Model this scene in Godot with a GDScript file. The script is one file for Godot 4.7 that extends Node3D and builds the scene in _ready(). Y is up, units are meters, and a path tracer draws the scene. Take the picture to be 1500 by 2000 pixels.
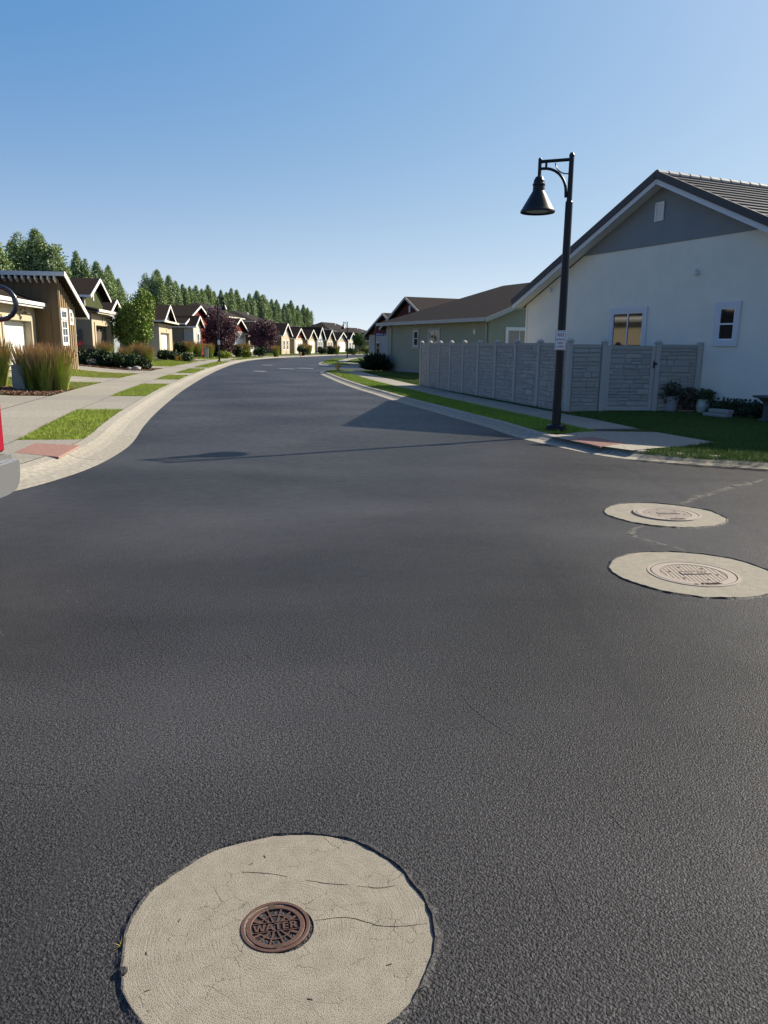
extends Node3D

# ---------------------------------------------------------------- mesh builder
class MB:
	var v := PackedVector3Array()
	var n := PackedVector3Array()
	var u := PackedVector2Array()
	var c := PackedColorArray()
	var col := Color.WHITE
	static func uvof(p: Vector3, m: Vector3) -> Vector2:
		var a := m.abs()
		if a.y >= a.x and a.y >= a.z:
			return Vector2(p.x, p.z)
		if a.x >= a.z:
			return Vector2(p.z, -p.y)
		return Vector2(p.x, -p.y)
	# vertices counter-clockwise seen from outside; stored clockwise
	func tri(a: Vector3, b: Vector3, d: Vector3) -> void:
		var m := (b - a).cross(d - a).normalized()
		for p in [a, d, b]:
			v.append(p); n.append(m); u.append(uvof(p, m)); c.append(col)
	func trin(a: Vector3, b: Vector3, d: Vector3, na: Vector3, nb: Vector3, nd: Vector3) -> void:
		var m := (b - a).cross(d - a)
		if m.dot(na + nb + nd) < 0.0:
			var t := b; b = d; d = t
			t = nb; nb = nd; nd = t
		m = m.normalized()
		var pp := [a, d, b]
		var nn := [na, nd, nb]
		for i in 3:
			v.append(pp[i]); n.append(nn[i]); u.append(uvof(pp[i], m)); c.append(col)
	func quad(a: Vector3, b: Vector3, d: Vector3, e: Vector3) -> void:
		tri(a, b, d); tri(a, d, e)
	func hexa(p: Array) -> void: # p[0..3] bottom ccw from above, p[4..7] top
		var ctr := Vector3.ZERO
		for q in p: ctr += q
		ctr /= 8.0
		for f in [[3, 2, 1, 0], [4, 5, 6, 7], [0, 1, 5, 4], [1, 2, 6, 5], [2, 3, 7, 6], [3, 0, 4, 7]]:
			var a: Vector3 = p[f[0]]; var b: Vector3 = p[f[1]]; var d: Vector3 = p[f[2]]; var e: Vector3 = p[f[3]]
			if (d - a).cross(e - b).dot((a + b + d + e) / 4.0 - ctr) < 0.0:
				quad(e, d, b, a)
			else:
				quad(a, b, d, e)
	func box(x0: float, x1: float, y0: float, y1: float, z0: float, z1: float) -> void:
		hexa([Vector3(x0, y0, z1), Vector3(x1, y0, z1), Vector3(x1, y0, z0), Vector3(x0, y0, z0), Vector3(x0, y1, z1), Vector3(x1, y1, z1), Vector3(x1, y1, z0), Vector3(x0, y1, z0)])
	func boxat(t: Transform3D, s: Vector3) -> void:
		var h := s / 2.0
		hexa([t * Vector3(-h.x, -h.y, h.z), t * Vector3(h.x, -h.y, h.z), t * Vector3(h.x, -h.y, -h.z), t * Vector3(-h.x, -h.y, -h.z), t * Vector3(-h.x, h.y, h.z), t * Vector3(h.x, h.y, h.z), t * Vector3(h.x, h.y, -h.z), t * Vector3(-h.x, h.y, -h.z)])
	func bevel(s: Vector3, b: float, at := Vector3.ZERO) -> void: # box with chamfered edges, 44 triangles
		var h := s / 2.0
		var ax := [Vector3.RIGHT, Vector3.UP, Vector3.BACK]
		for i in 3:
			var j := (i + 1) % 3
			var k := (i + 2) % 3
			for sg in [-1.0, 1.0]:
				var q := []
				for w in [[-1, -1], [1, -1], [1, 1], [-1, 1]]:
					q.append(at + ax[i] * h[i] * sg + ax[j] * (h[j] - b) * w[0] + ax[k] * (h[k] - b) * w[1])
				if sg > 0: quad(q[0], q[1], q[2], q[3])
				else: quad(q[3], q[2], q[1], q[0])
		for i in 3:
			var j := (i + 1) % 3
			var k := (i + 2) % 3
			for sj in [-1.0, 1.0]:
				for sk in [-1.0, 1.0]:
					var a1: Vector3 = at + ax[j] * h[j] * sj + ax[k] * (h[k] - b) * sk
					var a2: Vector3 = at + ax[j] * (h[j] - b) * sj + ax[k] * h[k] * sk
					var d: Vector3 = ax[i] * (h[i] - b)
					var nn: Vector3 = ax[j] * sj + ax[k] * sk
					if (a1 + d - (a1 - d)).cross(a2 + d - (a1 - d)).dot(nn) > 0: quad(a1 - d, a1 + d, a2 + d, a2 - d)
					else: quad(a2 - d, a2 + d, a1 + d, a1 - d)
		for sx in [-1.0, 1.0]:
			for sy in [-1.0, 1.0]:
				for sz in [-1.0, 1.0]:
					var s3 := Vector3(sx, sy, sz)
					var p0 := at + Vector3(h.x, h.y - b, h.z - b) * s3
					var p1 := at + Vector3(h.x - b, h.y, h.z - b) * s3
					var p2 := at + Vector3(h.x - b, h.y - b, h.z) * s3
					if (p1 - p0).cross(p2 - p0).dot(s3) > 0: tri(p0, p1, p2)
					else: tri(p0, p2, p1)
	func beam(a: Vector3, b: Vector3, w: float, h: float, up := Vector3.UP) -> void:
		var f := (b - a).normalized()
		var r := f.cross(up).normalized()
		var t := Transform3D(Basis(r, r.cross(f), -f), (a + b) / 2.0)
		boxat(t, Vector3(w, h, a.distance_to(b)))
	func lathe(prof: Array, seg := 24, at := Vector3.ZERO) -> void: # profile of Vector2(r, y), bottom to top
		for k in prof.size() - 1:
			var p: Vector2 = prof[k]; var q: Vector2 = prof[k + 1]
			var d := q - p
			var nn := Vector2(d.y, -d.x).normalized()
			for i in seg:
				var a0 := TAU * i / seg; var a1 := TAU * (i + 1) / seg
				var d0 := Vector3(cos(a0), 0, sin(a0)); var d1 := Vector3(cos(a1), 0, sin(a1))
				var n0 := d0 * nn.x + Vector3.UP * nn.y; var n1 := d1 * nn.x + Vector3.UP * nn.y
				var A := at + d0 * p.x + Vector3.UP * p.y; var B := at + d1 * p.x + Vector3.UP * p.y
				var D := at + d1 * q.x + Vector3.UP * q.y; var E := at + d0 * q.x + Vector3.UP * q.y
				if p.x > 0.0001: trin(A, B, D, n0, n1, n1)
				if q.x > 0.0001: trin(A, D, E, n0, n1, n0)
	func tube(path: Array, rad: Array, seg := 8, cap := true) -> void:
		var fr := []
		var prev := Vector3.UP
		for i in path.size():
			var f: Vector3 = (path[mini(i + 1, path.size() - 1)] - path[maxi(i - 1, 0)]).normalized()
			if i == 0: prev = Vector3.RIGHT if absf(f.y) > 0.8 else Vector3.UP
			var s := f.cross(prev).normalized()
			prev = s.cross(f).normalized()
			fr.append([s, prev, f])
		for i in path.size() - 1:
			for k in seg:
				var a0 := TAU * k / seg; var a1 := TAU * (k + 1) / seg
				var m00: Vector3 = fr[i][0] * cos(a0) + fr[i][1] * sin(a0)
				var m01: Vector3 = fr[i][0] * cos(a1) + fr[i][1] * sin(a1)
				var m10: Vector3 = fr[i + 1][0] * cos(a0) + fr[i + 1][1] * sin(a0)
				var m11: Vector3 = fr[i + 1][0] * cos(a1) + fr[i + 1][1] * sin(a1)
				trin(path[i] + m00 * rad[i], path[i] + m01 * rad[i], path[i + 1] + m11 * rad[i + 1], m00, m01, m11)
				trin(path[i] + m00 * rad[i], path[i + 1] + m11 * rad[i + 1], path[i + 1] + m10 * rad[i + 1], m00, m11, m10)
		if cap:
			for e in [0, path.size() - 1]:
				var f: Vector3 = fr[e][2] * (-1.0 if e == 0 else 1.0)
				for k in seg:
					var a0 := TAU * k / seg; var a1 := TAU * (k + 1) / seg
					trin(path[e], path[e] + (fr[e][0] * cos(a0) + fr[e][1] * sin(a0)) * rad[e], path[e] + (fr[e][0] * cos(a1) + fr[e][1] * sin(a1)) * rad[e], f, f, f)
	func poly(pts: PackedVector2Array, y0: float, y1: float) -> void: # a sheet with sides; pts are x,z
		var idx := Geometry2D.triangulate_polygon(pts)
		for i in idx.size() / 3:
			var a := pts[idx[i * 3]]; var b := pts[idx[i * 3 + 1]]; var d := pts[idx[i * 3 + 2]]
			trin(Vector3(a.x, y1, a.y), Vector3(b.x, y1, b.y), Vector3(d.x, y1, d.y), Vector3.UP, Vector3.UP, Vector3.UP)
		if y1 - y0 > 0.0001:
			var cw := Geometry2D.is_polygon_clockwise(pts)
			for i in pts.size():
				var a := pts[i]; var b := pts[(i + 1) % pts.size()]
				if cw: quad(Vector3(b.x, y0, b.y), Vector3(a.x, y0, a.y), Vector3(a.x, y1, a.y), Vector3(b.x, y1, b.y))
				else: quad(Vector3(a.x, y0, a.y), Vector3(b.x, y0, b.y), Vector3(b.x, y1, b.y), Vector3(a.x, y1, a.y))
	func prism(pts: Array, z0: float, z1: float) -> void: # outline x,y counter-clockwise seen from +z, from z0 to z1
		var pk := PackedVector2Array(pts)
		var idx := Geometry2D.triangulate_polygon(pk)
		for i in idx.size() / 3:
			var a := pk[idx[i * 3]]; var b := pk[idx[i * 3 + 1]]; var d := pk[idx[i * 3 + 2]]
			for s in [[z1, Vector3.BACK], [z0, Vector3.FORWARD]]:
				trin(Vector3(a.x, a.y, s[0]), Vector3(b.x, b.y, s[0]), Vector3(d.x, d.y, s[0]), s[1], s[1], s[1])
		for i in pk.size():
			var a := pk[i]; var b := pk[(i + 1) % pk.size()]
			quad(Vector3(b.x, b.y, z1), Vector3(a.x, a.y, z1), Vector3(a.x, a.y, z0), Vector3(b.x, b.y, z0))
	func mesh() -> ArrayMesh:
		var m := ArrayMesh.new()
		var a := []
		a.resize(Mesh.ARRAY_MAX)
		a[Mesh.ARRAY_VERTEX] = v; a[Mesh.ARRAY_NORMAL] = n; a[Mesh.ARRAY_TEX_UV] = u; a[Mesh.ARRAY_TEX_UV2] = u; a[Mesh.ARRAY_COLOR] = c
		m.add_surface_from_arrays(Mesh.PRIMITIVE_TRIANGLES, a)
		return m

# ---------------------------------------------------------------- naming helpers
var used := {}
func numbered(called: String) -> String:
	var k: int = used.get(called, -1) + 1
	used[called] = k
	return called if k == 0 else "%s_%03d" % [called, k]
func tag(o: Node, label: String, category: String, group := "", kind := "") -> Node:
	if label: o.set_meta("label", label)
	if category: o.set_meta("category", category)
	if group: o.set_meta("group", group)
	if kind: o.set_meta("kind", kind)
	return o
func thing(called: String, label: String, category: String, at := Vector3.ZERO, yaw := 0.0, group := "") -> Node3D:
	var o := Node3D.new()
	o.name = numbered(called)
	add_child(o)
	o.position = at
	o.rotation.y = yaw
	tag(o, label, category, group)
	return o
func obj(called: String, mesh: Mesh, m: Material, parent: Node = self) -> MeshInstance3D:
	var o := MeshInstance3D.new()
	o.mesh = mesh
	o.material_override = m
	o.name = numbered(called) if parent == self else called
	parent.add_child(o, true)
	return o
func struct(called: String, mb: MB, m: Material, parent: Node = self) -> MeshInstance3D:
	var o := obj(called, mb.mesh(), m, parent)
	if parent == self: o.set_meta("kind", "structure")
	return o
func part(called: String, mb: MB, m: Material, parent: Node) -> MeshInstance3D:
	return obj(called, mb.mesh(), m, parent)
func bx(called: String, parent: Node, m: Material, x0: float, x1: float, y0: float, y1: float, z0: float, z1: float) -> MeshInstance3D:
	var b := MB.new()
	b.box(x0, x1, y0, y1, z0, z1)
	return part(called, b, m, parent)
func scatter(called: String, mesh: Mesh, m: Material, xf: Array, cols: Array, parent: Node = self) -> MultiMeshInstance3D:
	var mm := MultiMesh.new()
	mm.transform_format = MultiMesh.TRANSFORM_3D
	mm.use_colors = true
	mm.mesh = mesh
	mm.instance_count = xf.size()
	for i in xf.size():
		mm.set_instance_transform(i, xf[i])
		mm.set_instance_color(i, cols[i])
	var o := MultiMeshInstance3D.new()
	o.multimesh = mm
	o.material_override = m
	o.name = numbered(called) if parent == self else called
	parent.add_child(o, true)
	o.set_meta("kind", "stuff")
	return o
func dup(root: Node3D, at: Vector3, yaw: float, label: String, sc := Vector3.ONE) -> Node3D:
	var base := String(root.name).rstrip("0123456789").rstrip("_")
	var r: Node3D = root.duplicate()
	r.name = numbered(base)
	add_child(r)
	r.position = at
	r.rotation.y = yaw
	r.scale = sc
	r.set_meta("label", label)
	return r

# ---------------------------------------------------------------- materials
var M := {}
func lin(r: float, g: float, b: float) -> Color:
	return Color(r, g, b).linear_to_srgb()
func noise(freq: float, sd: int, kind := FastNoiseLite.TYPE_SIMPLEX_SMOOTH, oct := 3) -> FastNoiseLite:
	var f := FastNoiseLite.new()
	f.noise_type = kind
	f.frequency = freq
	f.seed = sd
	f.fractal_octaves = oct
	if oct == 1: f.fractal_type = FastNoiseLite.FRACTAL_NONE
	return f
func tex(f: FastNoiseLite, size: int, lo: float, hi: float, tint := Color.WHITE, mid := -1.0) -> NoiseTexture2D:
	var t := NoiseTexture2D.new()
	t.width = size; t.height = size
	t.seamless = true
	t.noise = f
	var g := Gradient.new()
	g.set_color(0, Color(lo, lo, lo))
	g.set_color(1, Color(hi * tint.r, hi * tint.g, hi * tint.b))
	if mid >= 0.0: g.add_point(0.5, Color(mid, mid, mid))
	t.color_ramp = g
	return t
func mat(key: String, c: Color, rough := 0.8, metal := 0.0, spec := 0.5) -> StandardMaterial3D:
	var m := StandardMaterial3D.new()
	m.resource_name = key
	m.albedo_color = c
	m.roughness = rough
	m.metallic = metal
	m.metallic_specular = spec
	M[key] = m
	return m
func textured(m: StandardMaterial3D, t: Texture2D, per_metre: float, bump: Texture2D = null, cm := 0.1) -> StandardMaterial3D:
	m.albedo_texture = t
	m.uv1_scale = Vector3.ONE * per_metre
	if bump:
		m.heightmap_enabled = true
		m.heightmap_texture = bump
		m.heightmap_scale = cm
	return m

func image_tex(size: int, f: Callable) -> ImageTexture:
	var data := PackedByteArray()
	data.resize(size * size * 3)
	var i := 0
	for y in size:
		for x in size:
			var k: Color = f.call(x, y)
			data[i] = int(clampf(k.r, 0, 1) * 255); data[i + 1] = int(clampf(k.g, 0, 1) * 255); data[i + 2] = int(clampf(k.b, 0, 1) * 255)
			i += 3
	return ImageTexture.create_from_image(Image.create_from_data(size, size, false, Image.FORMAT_RGB8, data))

func materials() -> void:
	# asphalt: pebbled seal coat, 2.2 m to a tile, with wide streaks and patches from a second, 34 m tile
	var a := mat("asphalt", lin(0.172, 0.170, 0.182), 0.54, 0.0, 0.20)
	var pebble := noise(0.105, 5, FastNoiseLite.TYPE_SIMPLEX_SMOOTH, 4)
	pebble.fractal_gain = 0.6
	var grain := noise(0.06, 11, FastNoiseLite.TYPE_SIMPLEX_SMOOTH, 5)
	grain.fractal_gain = 0.8
	textured(a, tex(grain, 2048, 0.22, 1.0), 1.0 / 2.3, tex(pebble, 2048, 0.0, 1.0), 0.58)
	a.roughness_texture = tex(noise(0.02, 17), 512, 0.75, 1.0)
	a.detail_enabled = true
	a.detail_blend_mode = BaseMaterial3D.BLEND_MODE_MUL
	a.detail_uv_layer = BaseMaterial3D.DETAIL_UV_2
	var wide := noise(0.006, 23, FastNoiseLite.TYPE_SIMPLEX_SMOOTH, 4)
	wide.domain_warp_enabled = true
	wide.domain_warp_amplitude = 60.0
	wide.domain_warp_frequency = 0.004
	a.detail_albedo = tex(wide, 1024, 0.66, 1.0)
	a.uv2_scale = Vector3(1.0 / 31.0, 1.0 / 23.0, 1.0)
	var conc_n := tex(noise(0.03, 31, FastNoiseLite.TYPE_SIMPLEX_SMOOTH, 5), 1024, 0.74, 1.0, Color(1, 0.985, 0.96))
	var conc_b := tex(noise(0.25, 37, FastNoiseLite.TYPE_SIMPLEX_SMOOTH, 3), 1024, 0.0, 1.0)
	textured(mat("concrete", lin(0.36, 0.337, 0.292), 0.85, 0.0, 0.3), conc_n, 0.4, conc_b, 0.12)
	textured(mat("concrete_light", lin(0.38, 0.358, 0.312), 0.85, 0.0, 0.3), conc_n, 0.33, conc_b, 0.12)
	textured(mat("concrete_dark", lin(0.325, 0.308, 0.270), 0.85, 0.0, 0.3), conc_n, 0.47, conc_b, 0.12)
	textured(mat("joint", lin(0.16, 0.14, 0.11), 0.9, 0.0, 0.2), conc_n, 0.5)
	textured(mat("soil", lin(0.085, 0.115, 0.03), 0.95, 0.0, 0.1), tex(noise(0.05, 41, FastNoiseLite.TYPE_SIMPLEX_SMOOTH, 5), 512, 0.6, 1.0), 0.5)
	textured(mat("far_grass", lin(0.105, 0.16, 0.035), 0.95, 0.0, 0.1), tex(noise(0.06, 43, FastNoiseLite.TYPE_SIMPLEX_SMOOTH, 5), 512, 0.6, 1.0), 0.3)
	textured(mat("mulch", lin(0.075, 0.045, 0.028), 0.95, 0.0, 0.1), tex(noise(0.12, 47, FastNoiseLite.TYPE_CELLULAR, 2), 512, 0.35, 1.0), 0.7)
	textured(mat("tactile", lin(0.43, 0.26, 0.225), 0.85, 0.0, 0.2), conc_n, 0.6)
	var st_b := tex(noise(0.18, 53, FastNoiseLite.TYPE_SIMPLEX_SMOOTH, 4), 512, 0.0, 1.0)
	var st_n := tex(noise(0.008, 59, FastNoiseLite.TYPE_SIMPLEX_SMOOTH, 3), 512, 0.965, 1.0)
	for s in [["white_wall", 0.82, 0.775, 0.655], ["stucco_white", 0.50, 0.485, 0.44], ["stucco_cream", 0.46, 0.39, 0.28], ["stucco_tan", 0.28, 0.225, 0.155], ["stucco_grey", 0.34, 0.34, 0.32], ["stucco_brown", 0.21, 0.155, 0.10], ["sage", 0.34, 0.34, 0.25], ["slate", 0.25, 0.265, 0.27], ["board_brown", 0.165, 0.115, 0.068], ["batten_tan", 0.34, 0.255, 0.155], ["board_green", 0.095, 0.11, 0.05], ["batten_green", 0.14, 0.16, 0.08], ["board_red", 0.18, 0.032, 0.028], ["maroon", 0.11, 0.035, 0.035], ["light_blue", 0.25, 0.285, 0.30], ["dark_green", 0.07, 0.085, 0.05], ["stucco_lightgrey", 0.40, 0.40, 0.40]]:
		textured(mat(s[0], lin(s[1], s[2], s[3]), 0.9, 0.0, 0.2), st_n, 0.25, st_b, 0.1)
	mat("white", lin(0.80, 0.79, 0.76), 0.5)
	mat("white_door", lin(0.82, 0.82, 0.80), 0.45)
	mat("offwhite", lin(0.62, 0.56, 0.46), 0.6)
	mat("trim_grey", lin(0.64, 0.64, 0.65), 0.6)
	mat("trim_sage", lin(0.42, 0.40, 0.36), 0.6)
	mat("taupe", lin(0.15, 0.115, 0.09), 0.5)
	mat("glass", lin(0.015, 0.018, 0.02), 0.04, 0.0, 0.8)
	mat("bronze", lin(0.025, 0.018, 0.014), 0.5, 0.3)
	mat("meter", lin(0.075, 0.08, 0.085), 0.5, 0.2)
	mat("lamp_black", lin(0.010, 0.011, 0.014), 0.38, 0.0, 0.4)
	mat("lens", lin(0.25, 0.25, 0.23), 0.3)
	var sh := tex(noise(0.11, 61, FastNoiseLite.TYPE_CELLULAR, 2), 512, 0.55, 1.0)
	textured(mat("shingle", lin(0.048, 0.036, 0.031), 0.95, 0.0, 0.15), sh, 0.5, sh, 0.6)
	textured(mat("shingle_grey", lin(0.066, 0.057, 0.055), 0.95, 0.0, 0.15), sh, 0.55, sh, 0.6)
	textured(mat("tile_a", lin(0.115, 0.11, 0.108), 0.75, 0.0, 0.35), st_n, 0.5, st_b, 0.2)
	textured(mat("tile_b", lin(0.095, 0.09, 0.09), 0.75, 0.0, 0.35), st_n, 0.5, st_b, 0.2)
	mat("ridge", lin(0.20, 0.205, 0.21), 0.7)
	var fs := tex(noise(0.07, 67, FastNoiseLite.TYPE_SIMPLEX_SMOOTH, 5), 512, 0.78, 1.0)
	for i in 3:
		textured(mat("stone%d" % i, lin(0.50 + 0.04 * i, 0.455 + 0.037 * i, 0.395 + 0.033 * i), 0.9, 0.0, 0.2), fs, 1.0, fs, 0.8)
	mat("fence_back", lin(0.37, 0.337, 0.295), 0.9)
	mat("fence_post", lin(0.46, 0.42, 0.365), 0.85)
	textured(mat("iron", lin(0.135, 0.068, 0.048), 0.6, 0.15), tex(noise(0.05, 71, FastNoiseLite.TYPE_SIMPLEX_SMOOTH, 4), 512, 0.6, 1.0), 6.0)
	textured(mat("iron_dark", lin(0.04, 0.022, 0.018), 0.8, 0.1), tex(noise(0.05, 73), 512, 0.6, 1.0), 6.0)
	textured(mat("lid", lin(0.33, 0.285, 0.25), 0.7, 0.1), conc_n, 2.0)
	mat("lid_dark", lin(0.07, 0.05, 0.042), 0.95, 0.0, 0.05)
	mat("bark", lin(0.10, 0.08, 0.06), 0.95)
	var lf := mat("leaf", Color.WHITE, 0.55, 0.0, 0.35)
	lf.vertex_color_use_as_albedo = true
	lf.backlight_enabled = true
	lf.backlight = Color(0.34, 0.42, 0.14)
	var gr := mat("blade", Color.WHITE, 0.6, 0.0, 0.3)
	gr.vertex_color_use_as_albedo = true
	gr.backlight_enabled = true
	gr.backlight = Color(0.32, 0.36, 0.09)
	var chip := mat("chip", Color.WHITE, 0.95, 0.0, 0.2)
	chip.vertex_color_use_as_albedo = true
	mat("utility", lin(0.235, 0.255, 0.225), 0.6)
	mat("hydrant", lin(0.52, 0.29, 0.06), 0.5)
	mat("blue", lin(0.02, 0.03, 0.22), 0.5)
	mat("sign_white", lin(0.72, 0.72, 0.72), 0.5)
	mat("sign_red", lin(0.33, 0.09, 0.06), 0.5)
	mat("paint_red", lin(0.30, 0.010, 0.018), 0.25, 0.0, 0.7)
	mat("lens_red", lin(0.27, 0.008, 0.022), 0.15, 0.0, 0.6)
	mat("chrome", lin(0.56, 0.57, 0.585), 0.2, 0.82)
	mat("step_pad", lin(0.10, 0.095, 0.09), 0.7)
	mat("rubber", lin(0.02, 0.02, 0.02), 0.85)
	mat("tube_black", lin(0.012, 0.012, 0.016), 0.25, 0.0, 0.8)
	textured(mat("crack_fill", lin(0.125, 0.122, 0.118), 0.85, 0.0, 0.2), conc_n, 2.0)
	mat("dash_white", lin(0.42, 0.42, 0.41), 0.8)
	mat("pot_cream", lin(0.40, 0.44, 0.36), 0.45)
	mat("pot_grey", lin(0.32, 0.31, 0.33), 0.7)
	mat("pot_clay", lin(0.30, 0.16, 0.11), 0.8)
	mat("dark_stone", lin(0.09, 0.085, 0.08), 0.85)
	mat("rock", lin(0.30, 0.28, 0.25), 0.9)
	mat("yellow", lin(0.75, 0.38, 0.02), 0.5)

# ---------------------------------------------------------------- the street: edges and terrain
var LE := PackedVector2Array() # left asphalt edge, near to far (x, z)
var RE := PackedVector2Array()
func smooth(pts: Array, step := 0.8) -> PackedVector2Array:
	var cv := Curve2D.new()
	for i in pts.size():
		var a: Vector2 = pts[maxi(i - 1, 0)]; var b: Vector2 = pts[mini(i + 1, pts.size() - 1)]
		var p: Vector2 = pts[i]
		var t := (b - a).normalized()
		var li := p.distance_to(a) / 3.0; var lo := p.distance_to(b) / 3.0
		cv.add_point(p, -t * li, t * lo)
	cv.bake_interval = step
	return cv.get_baked_points()
func at_z(e: PackedVector2Array, z: float, from := 0) -> int: # index of the point of an edge nearest a depth
	var best := from
	for i in range(from, e.size()):
		if absf(e[i].y - z) < absf(e[best].y - z): best = i
	return best
func side(e: PackedVector2Array, i: int, left: bool) -> Vector2: # outward normal of an edge
	var d := (e[mini(i + 2, e.size() - 1)] - e[maxi(i - 2, 0)]).normalized()
	return Vector2(d.y, -d.x) if left else Vector2(-d.y, d.x)
func rise(off: float) -> float:
	return 0.112 + 0.33 * smoothstep(4.0, 9.0, off)
func left_y(x: float, z: float) -> float:
	var best := 1e9
	for i in range(0, LE.size(), 2):
		best = minf(best, LE[i].distance_squared_to(Vector2(x, z)))
	return rise(sqrt(best))
func strip(mb: MB, e: PackedVector2Array, left: bool, i0: int, i1: int, prof: Array) -> void: # prof: Vector2(offset, y); sweep along the edge
	for i in range(i0, i1):
		var n0 := side(e, i, left); var n1 := side(e, i + 1, left)
		for k in prof.size() - 1:
			var p: Vector2 = prof[k]; var q: Vector2 = prof[k + 1]
			var A := e[i] + n0 * p.x; var B := e[i + 1] + n1 * p.x; var D := e[i + 1] + n1 * q.x; var E := e[i] + n0 * q.x
			var a := Vector3(A.x, p.y, A.y); var b := Vector3(B.x, p.y, B.y); var d := Vector3(D.x, q.y, D.y); var f := Vector3(E.x, q.y, E.y)
			if (b - a).cross(d - a).y > 0: mb.quad(a, b, d, f)
			else: mb.quad(f, d, b, a)
func slabs(called: String, parent: Node, e: PackedVector2Array, left: bool, z0: float, z1: float, len_m: float, o0: float, o1: float, y: float, mats: Array, prof := []) -> void:
	var i := at_z(e, z0)
	var last := at_z(e, z1)
	var k := 0
	while i < last:
		var j := i
		var l := 0.0
		while j < last and l < len_m:
			l += e[j].distance_to(e[j + 1]); j += 1
		# outline of the slab, pulled in a little at both ends: a joint
		var mb := MB.new()
		var pr: Array = prof if prof else [Vector2(o0, y), Vector2(o1, y)]
		var pts := PackedVector2Array()
		var nrm := PackedVector2Array()
		for q in range(i, j + 1):
			pts.append(e[q]); nrm.append(side(e, q, left))
		if pts.size() > 1:
			var gap := 0.007
			pts[0] += (pts[1] - pts[0]).normalized() * gap
			pts[-1] += (pts[-2] - pts[-1]).normalized() * gap
			for q in pts.size() - 1:
				for w in pr.size() - 1:
					var p: Vector2 = pr[w]; var r: Vector2 = pr[w + 1]
					var A := pts[q] + nrm[q] * p.x; var B := pts[q + 1] + nrm[q + 1] * p.x; var D := pts[q + 1] + nrm[q + 1] * r.x; var E := pts[q] + nrm[q] * r.x
					var a := Vector3(A.x, p.y, A.y); var b := Vector3(B.x, p.y, B.y); var d := Vector3(D.x, r.y, D.y); var f := Vector3(E.x, r.y, E.y)
					if (b - a).cross(d - a).y > 0: mb.quad(a, b, d, f)
					else: mb.quad(f, d, b, a)
			part(called, mb, mats[(k * 7 + k / 3) % mats.size()], parent)
		k += 1
		i = j
func off_poly(e: PackedVector2Array, left: bool, z0: float, z1: float, o0: float, o1: float) -> PackedVector2Array:
	var a := at_z(e, z0); var b := at_z(e, z1)
	var r := PackedVector2Array()
	for i in range(a, b + 1): r.append(e[i] + side(e, i, left) * o0)
	for i in range(b, a - 1, -1): r.append(e[i] + side(e, i, left) * o1)
	return r
func V2(a: Array) -> PackedVector2Array:
	var r := PackedVector2Array()
	for i in a.size() / 2: r.append(Vector2(a[i * 2], a[i * 2 + 1]))
	return r

var rng := RandomNumberGenerator.new()
func tuft_mesh(h: float, blades: int, spread: float, w: float) -> ArrayMesh:
	var mb := MB.new()
	for i in blades:
		var a := rng.randf() * TAU
		var r := spread * sqrt(rng.randf())
		var p := Vector3(cos(a) * r, 0, sin(a) * r)
		var b := rng.randf() * TAU
		var s := Vector3(cos(b), 0, sin(b)) * w / 2.0
		var lean := Vector3(rng.randf_range(-1, 1), 0, rng.randf_range(-1, 1)) * h * 0.5
		var hh := h * rng.randf_range(0.6, 1.1)
		mb.col = Color(1, 1, 1) * rng.randf_range(0.75, 1.1)
		mb.tri(p - s, p + s, p + lean + Vector3.UP * hh)
	return mb.mesh()
var tufts := []
func lawn(called: String, label: String, pts: PackedVector2Array, per_m2: float, yf: Callable, base := Color(0.31, 0.385, 0.055), sc := 1.0) -> void:
	var lo := pts[0]; var hi := pts[0]
	for p in pts:
		lo = lo.min(p); hi = hi.max(p)
	var xf := []
	var cs := []
	var patch := noise(0.5, 91)
	var cnt := int((hi.x - lo.x) * (hi.y - lo.y) * per_m2)
	for i in cnt:
		var p := Vector2(rng.randf_range(lo.x, hi.x), rng.randf_range(lo.y, hi.y))
		if not Geometry2D.is_point_in_polygon(p, pts): continue
		var k := sc * rng.randf_range(0.7, 1.25)
		xf.append(Transform3D(Basis(Vector3.UP, rng.randf() * TAU).scaled(Vector3(k, k * rng.randf_range(0.7, 1.2), k)), Vector3(p.x, yf.call(p.x, p.y), p.y)))
		var g := patch.get_noise_2d(p.x, p.y)
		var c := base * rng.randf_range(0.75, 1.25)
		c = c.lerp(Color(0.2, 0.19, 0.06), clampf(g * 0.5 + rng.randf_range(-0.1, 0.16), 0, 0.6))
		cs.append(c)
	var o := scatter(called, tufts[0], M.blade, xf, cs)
	tag(o, label, "grass")

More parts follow.
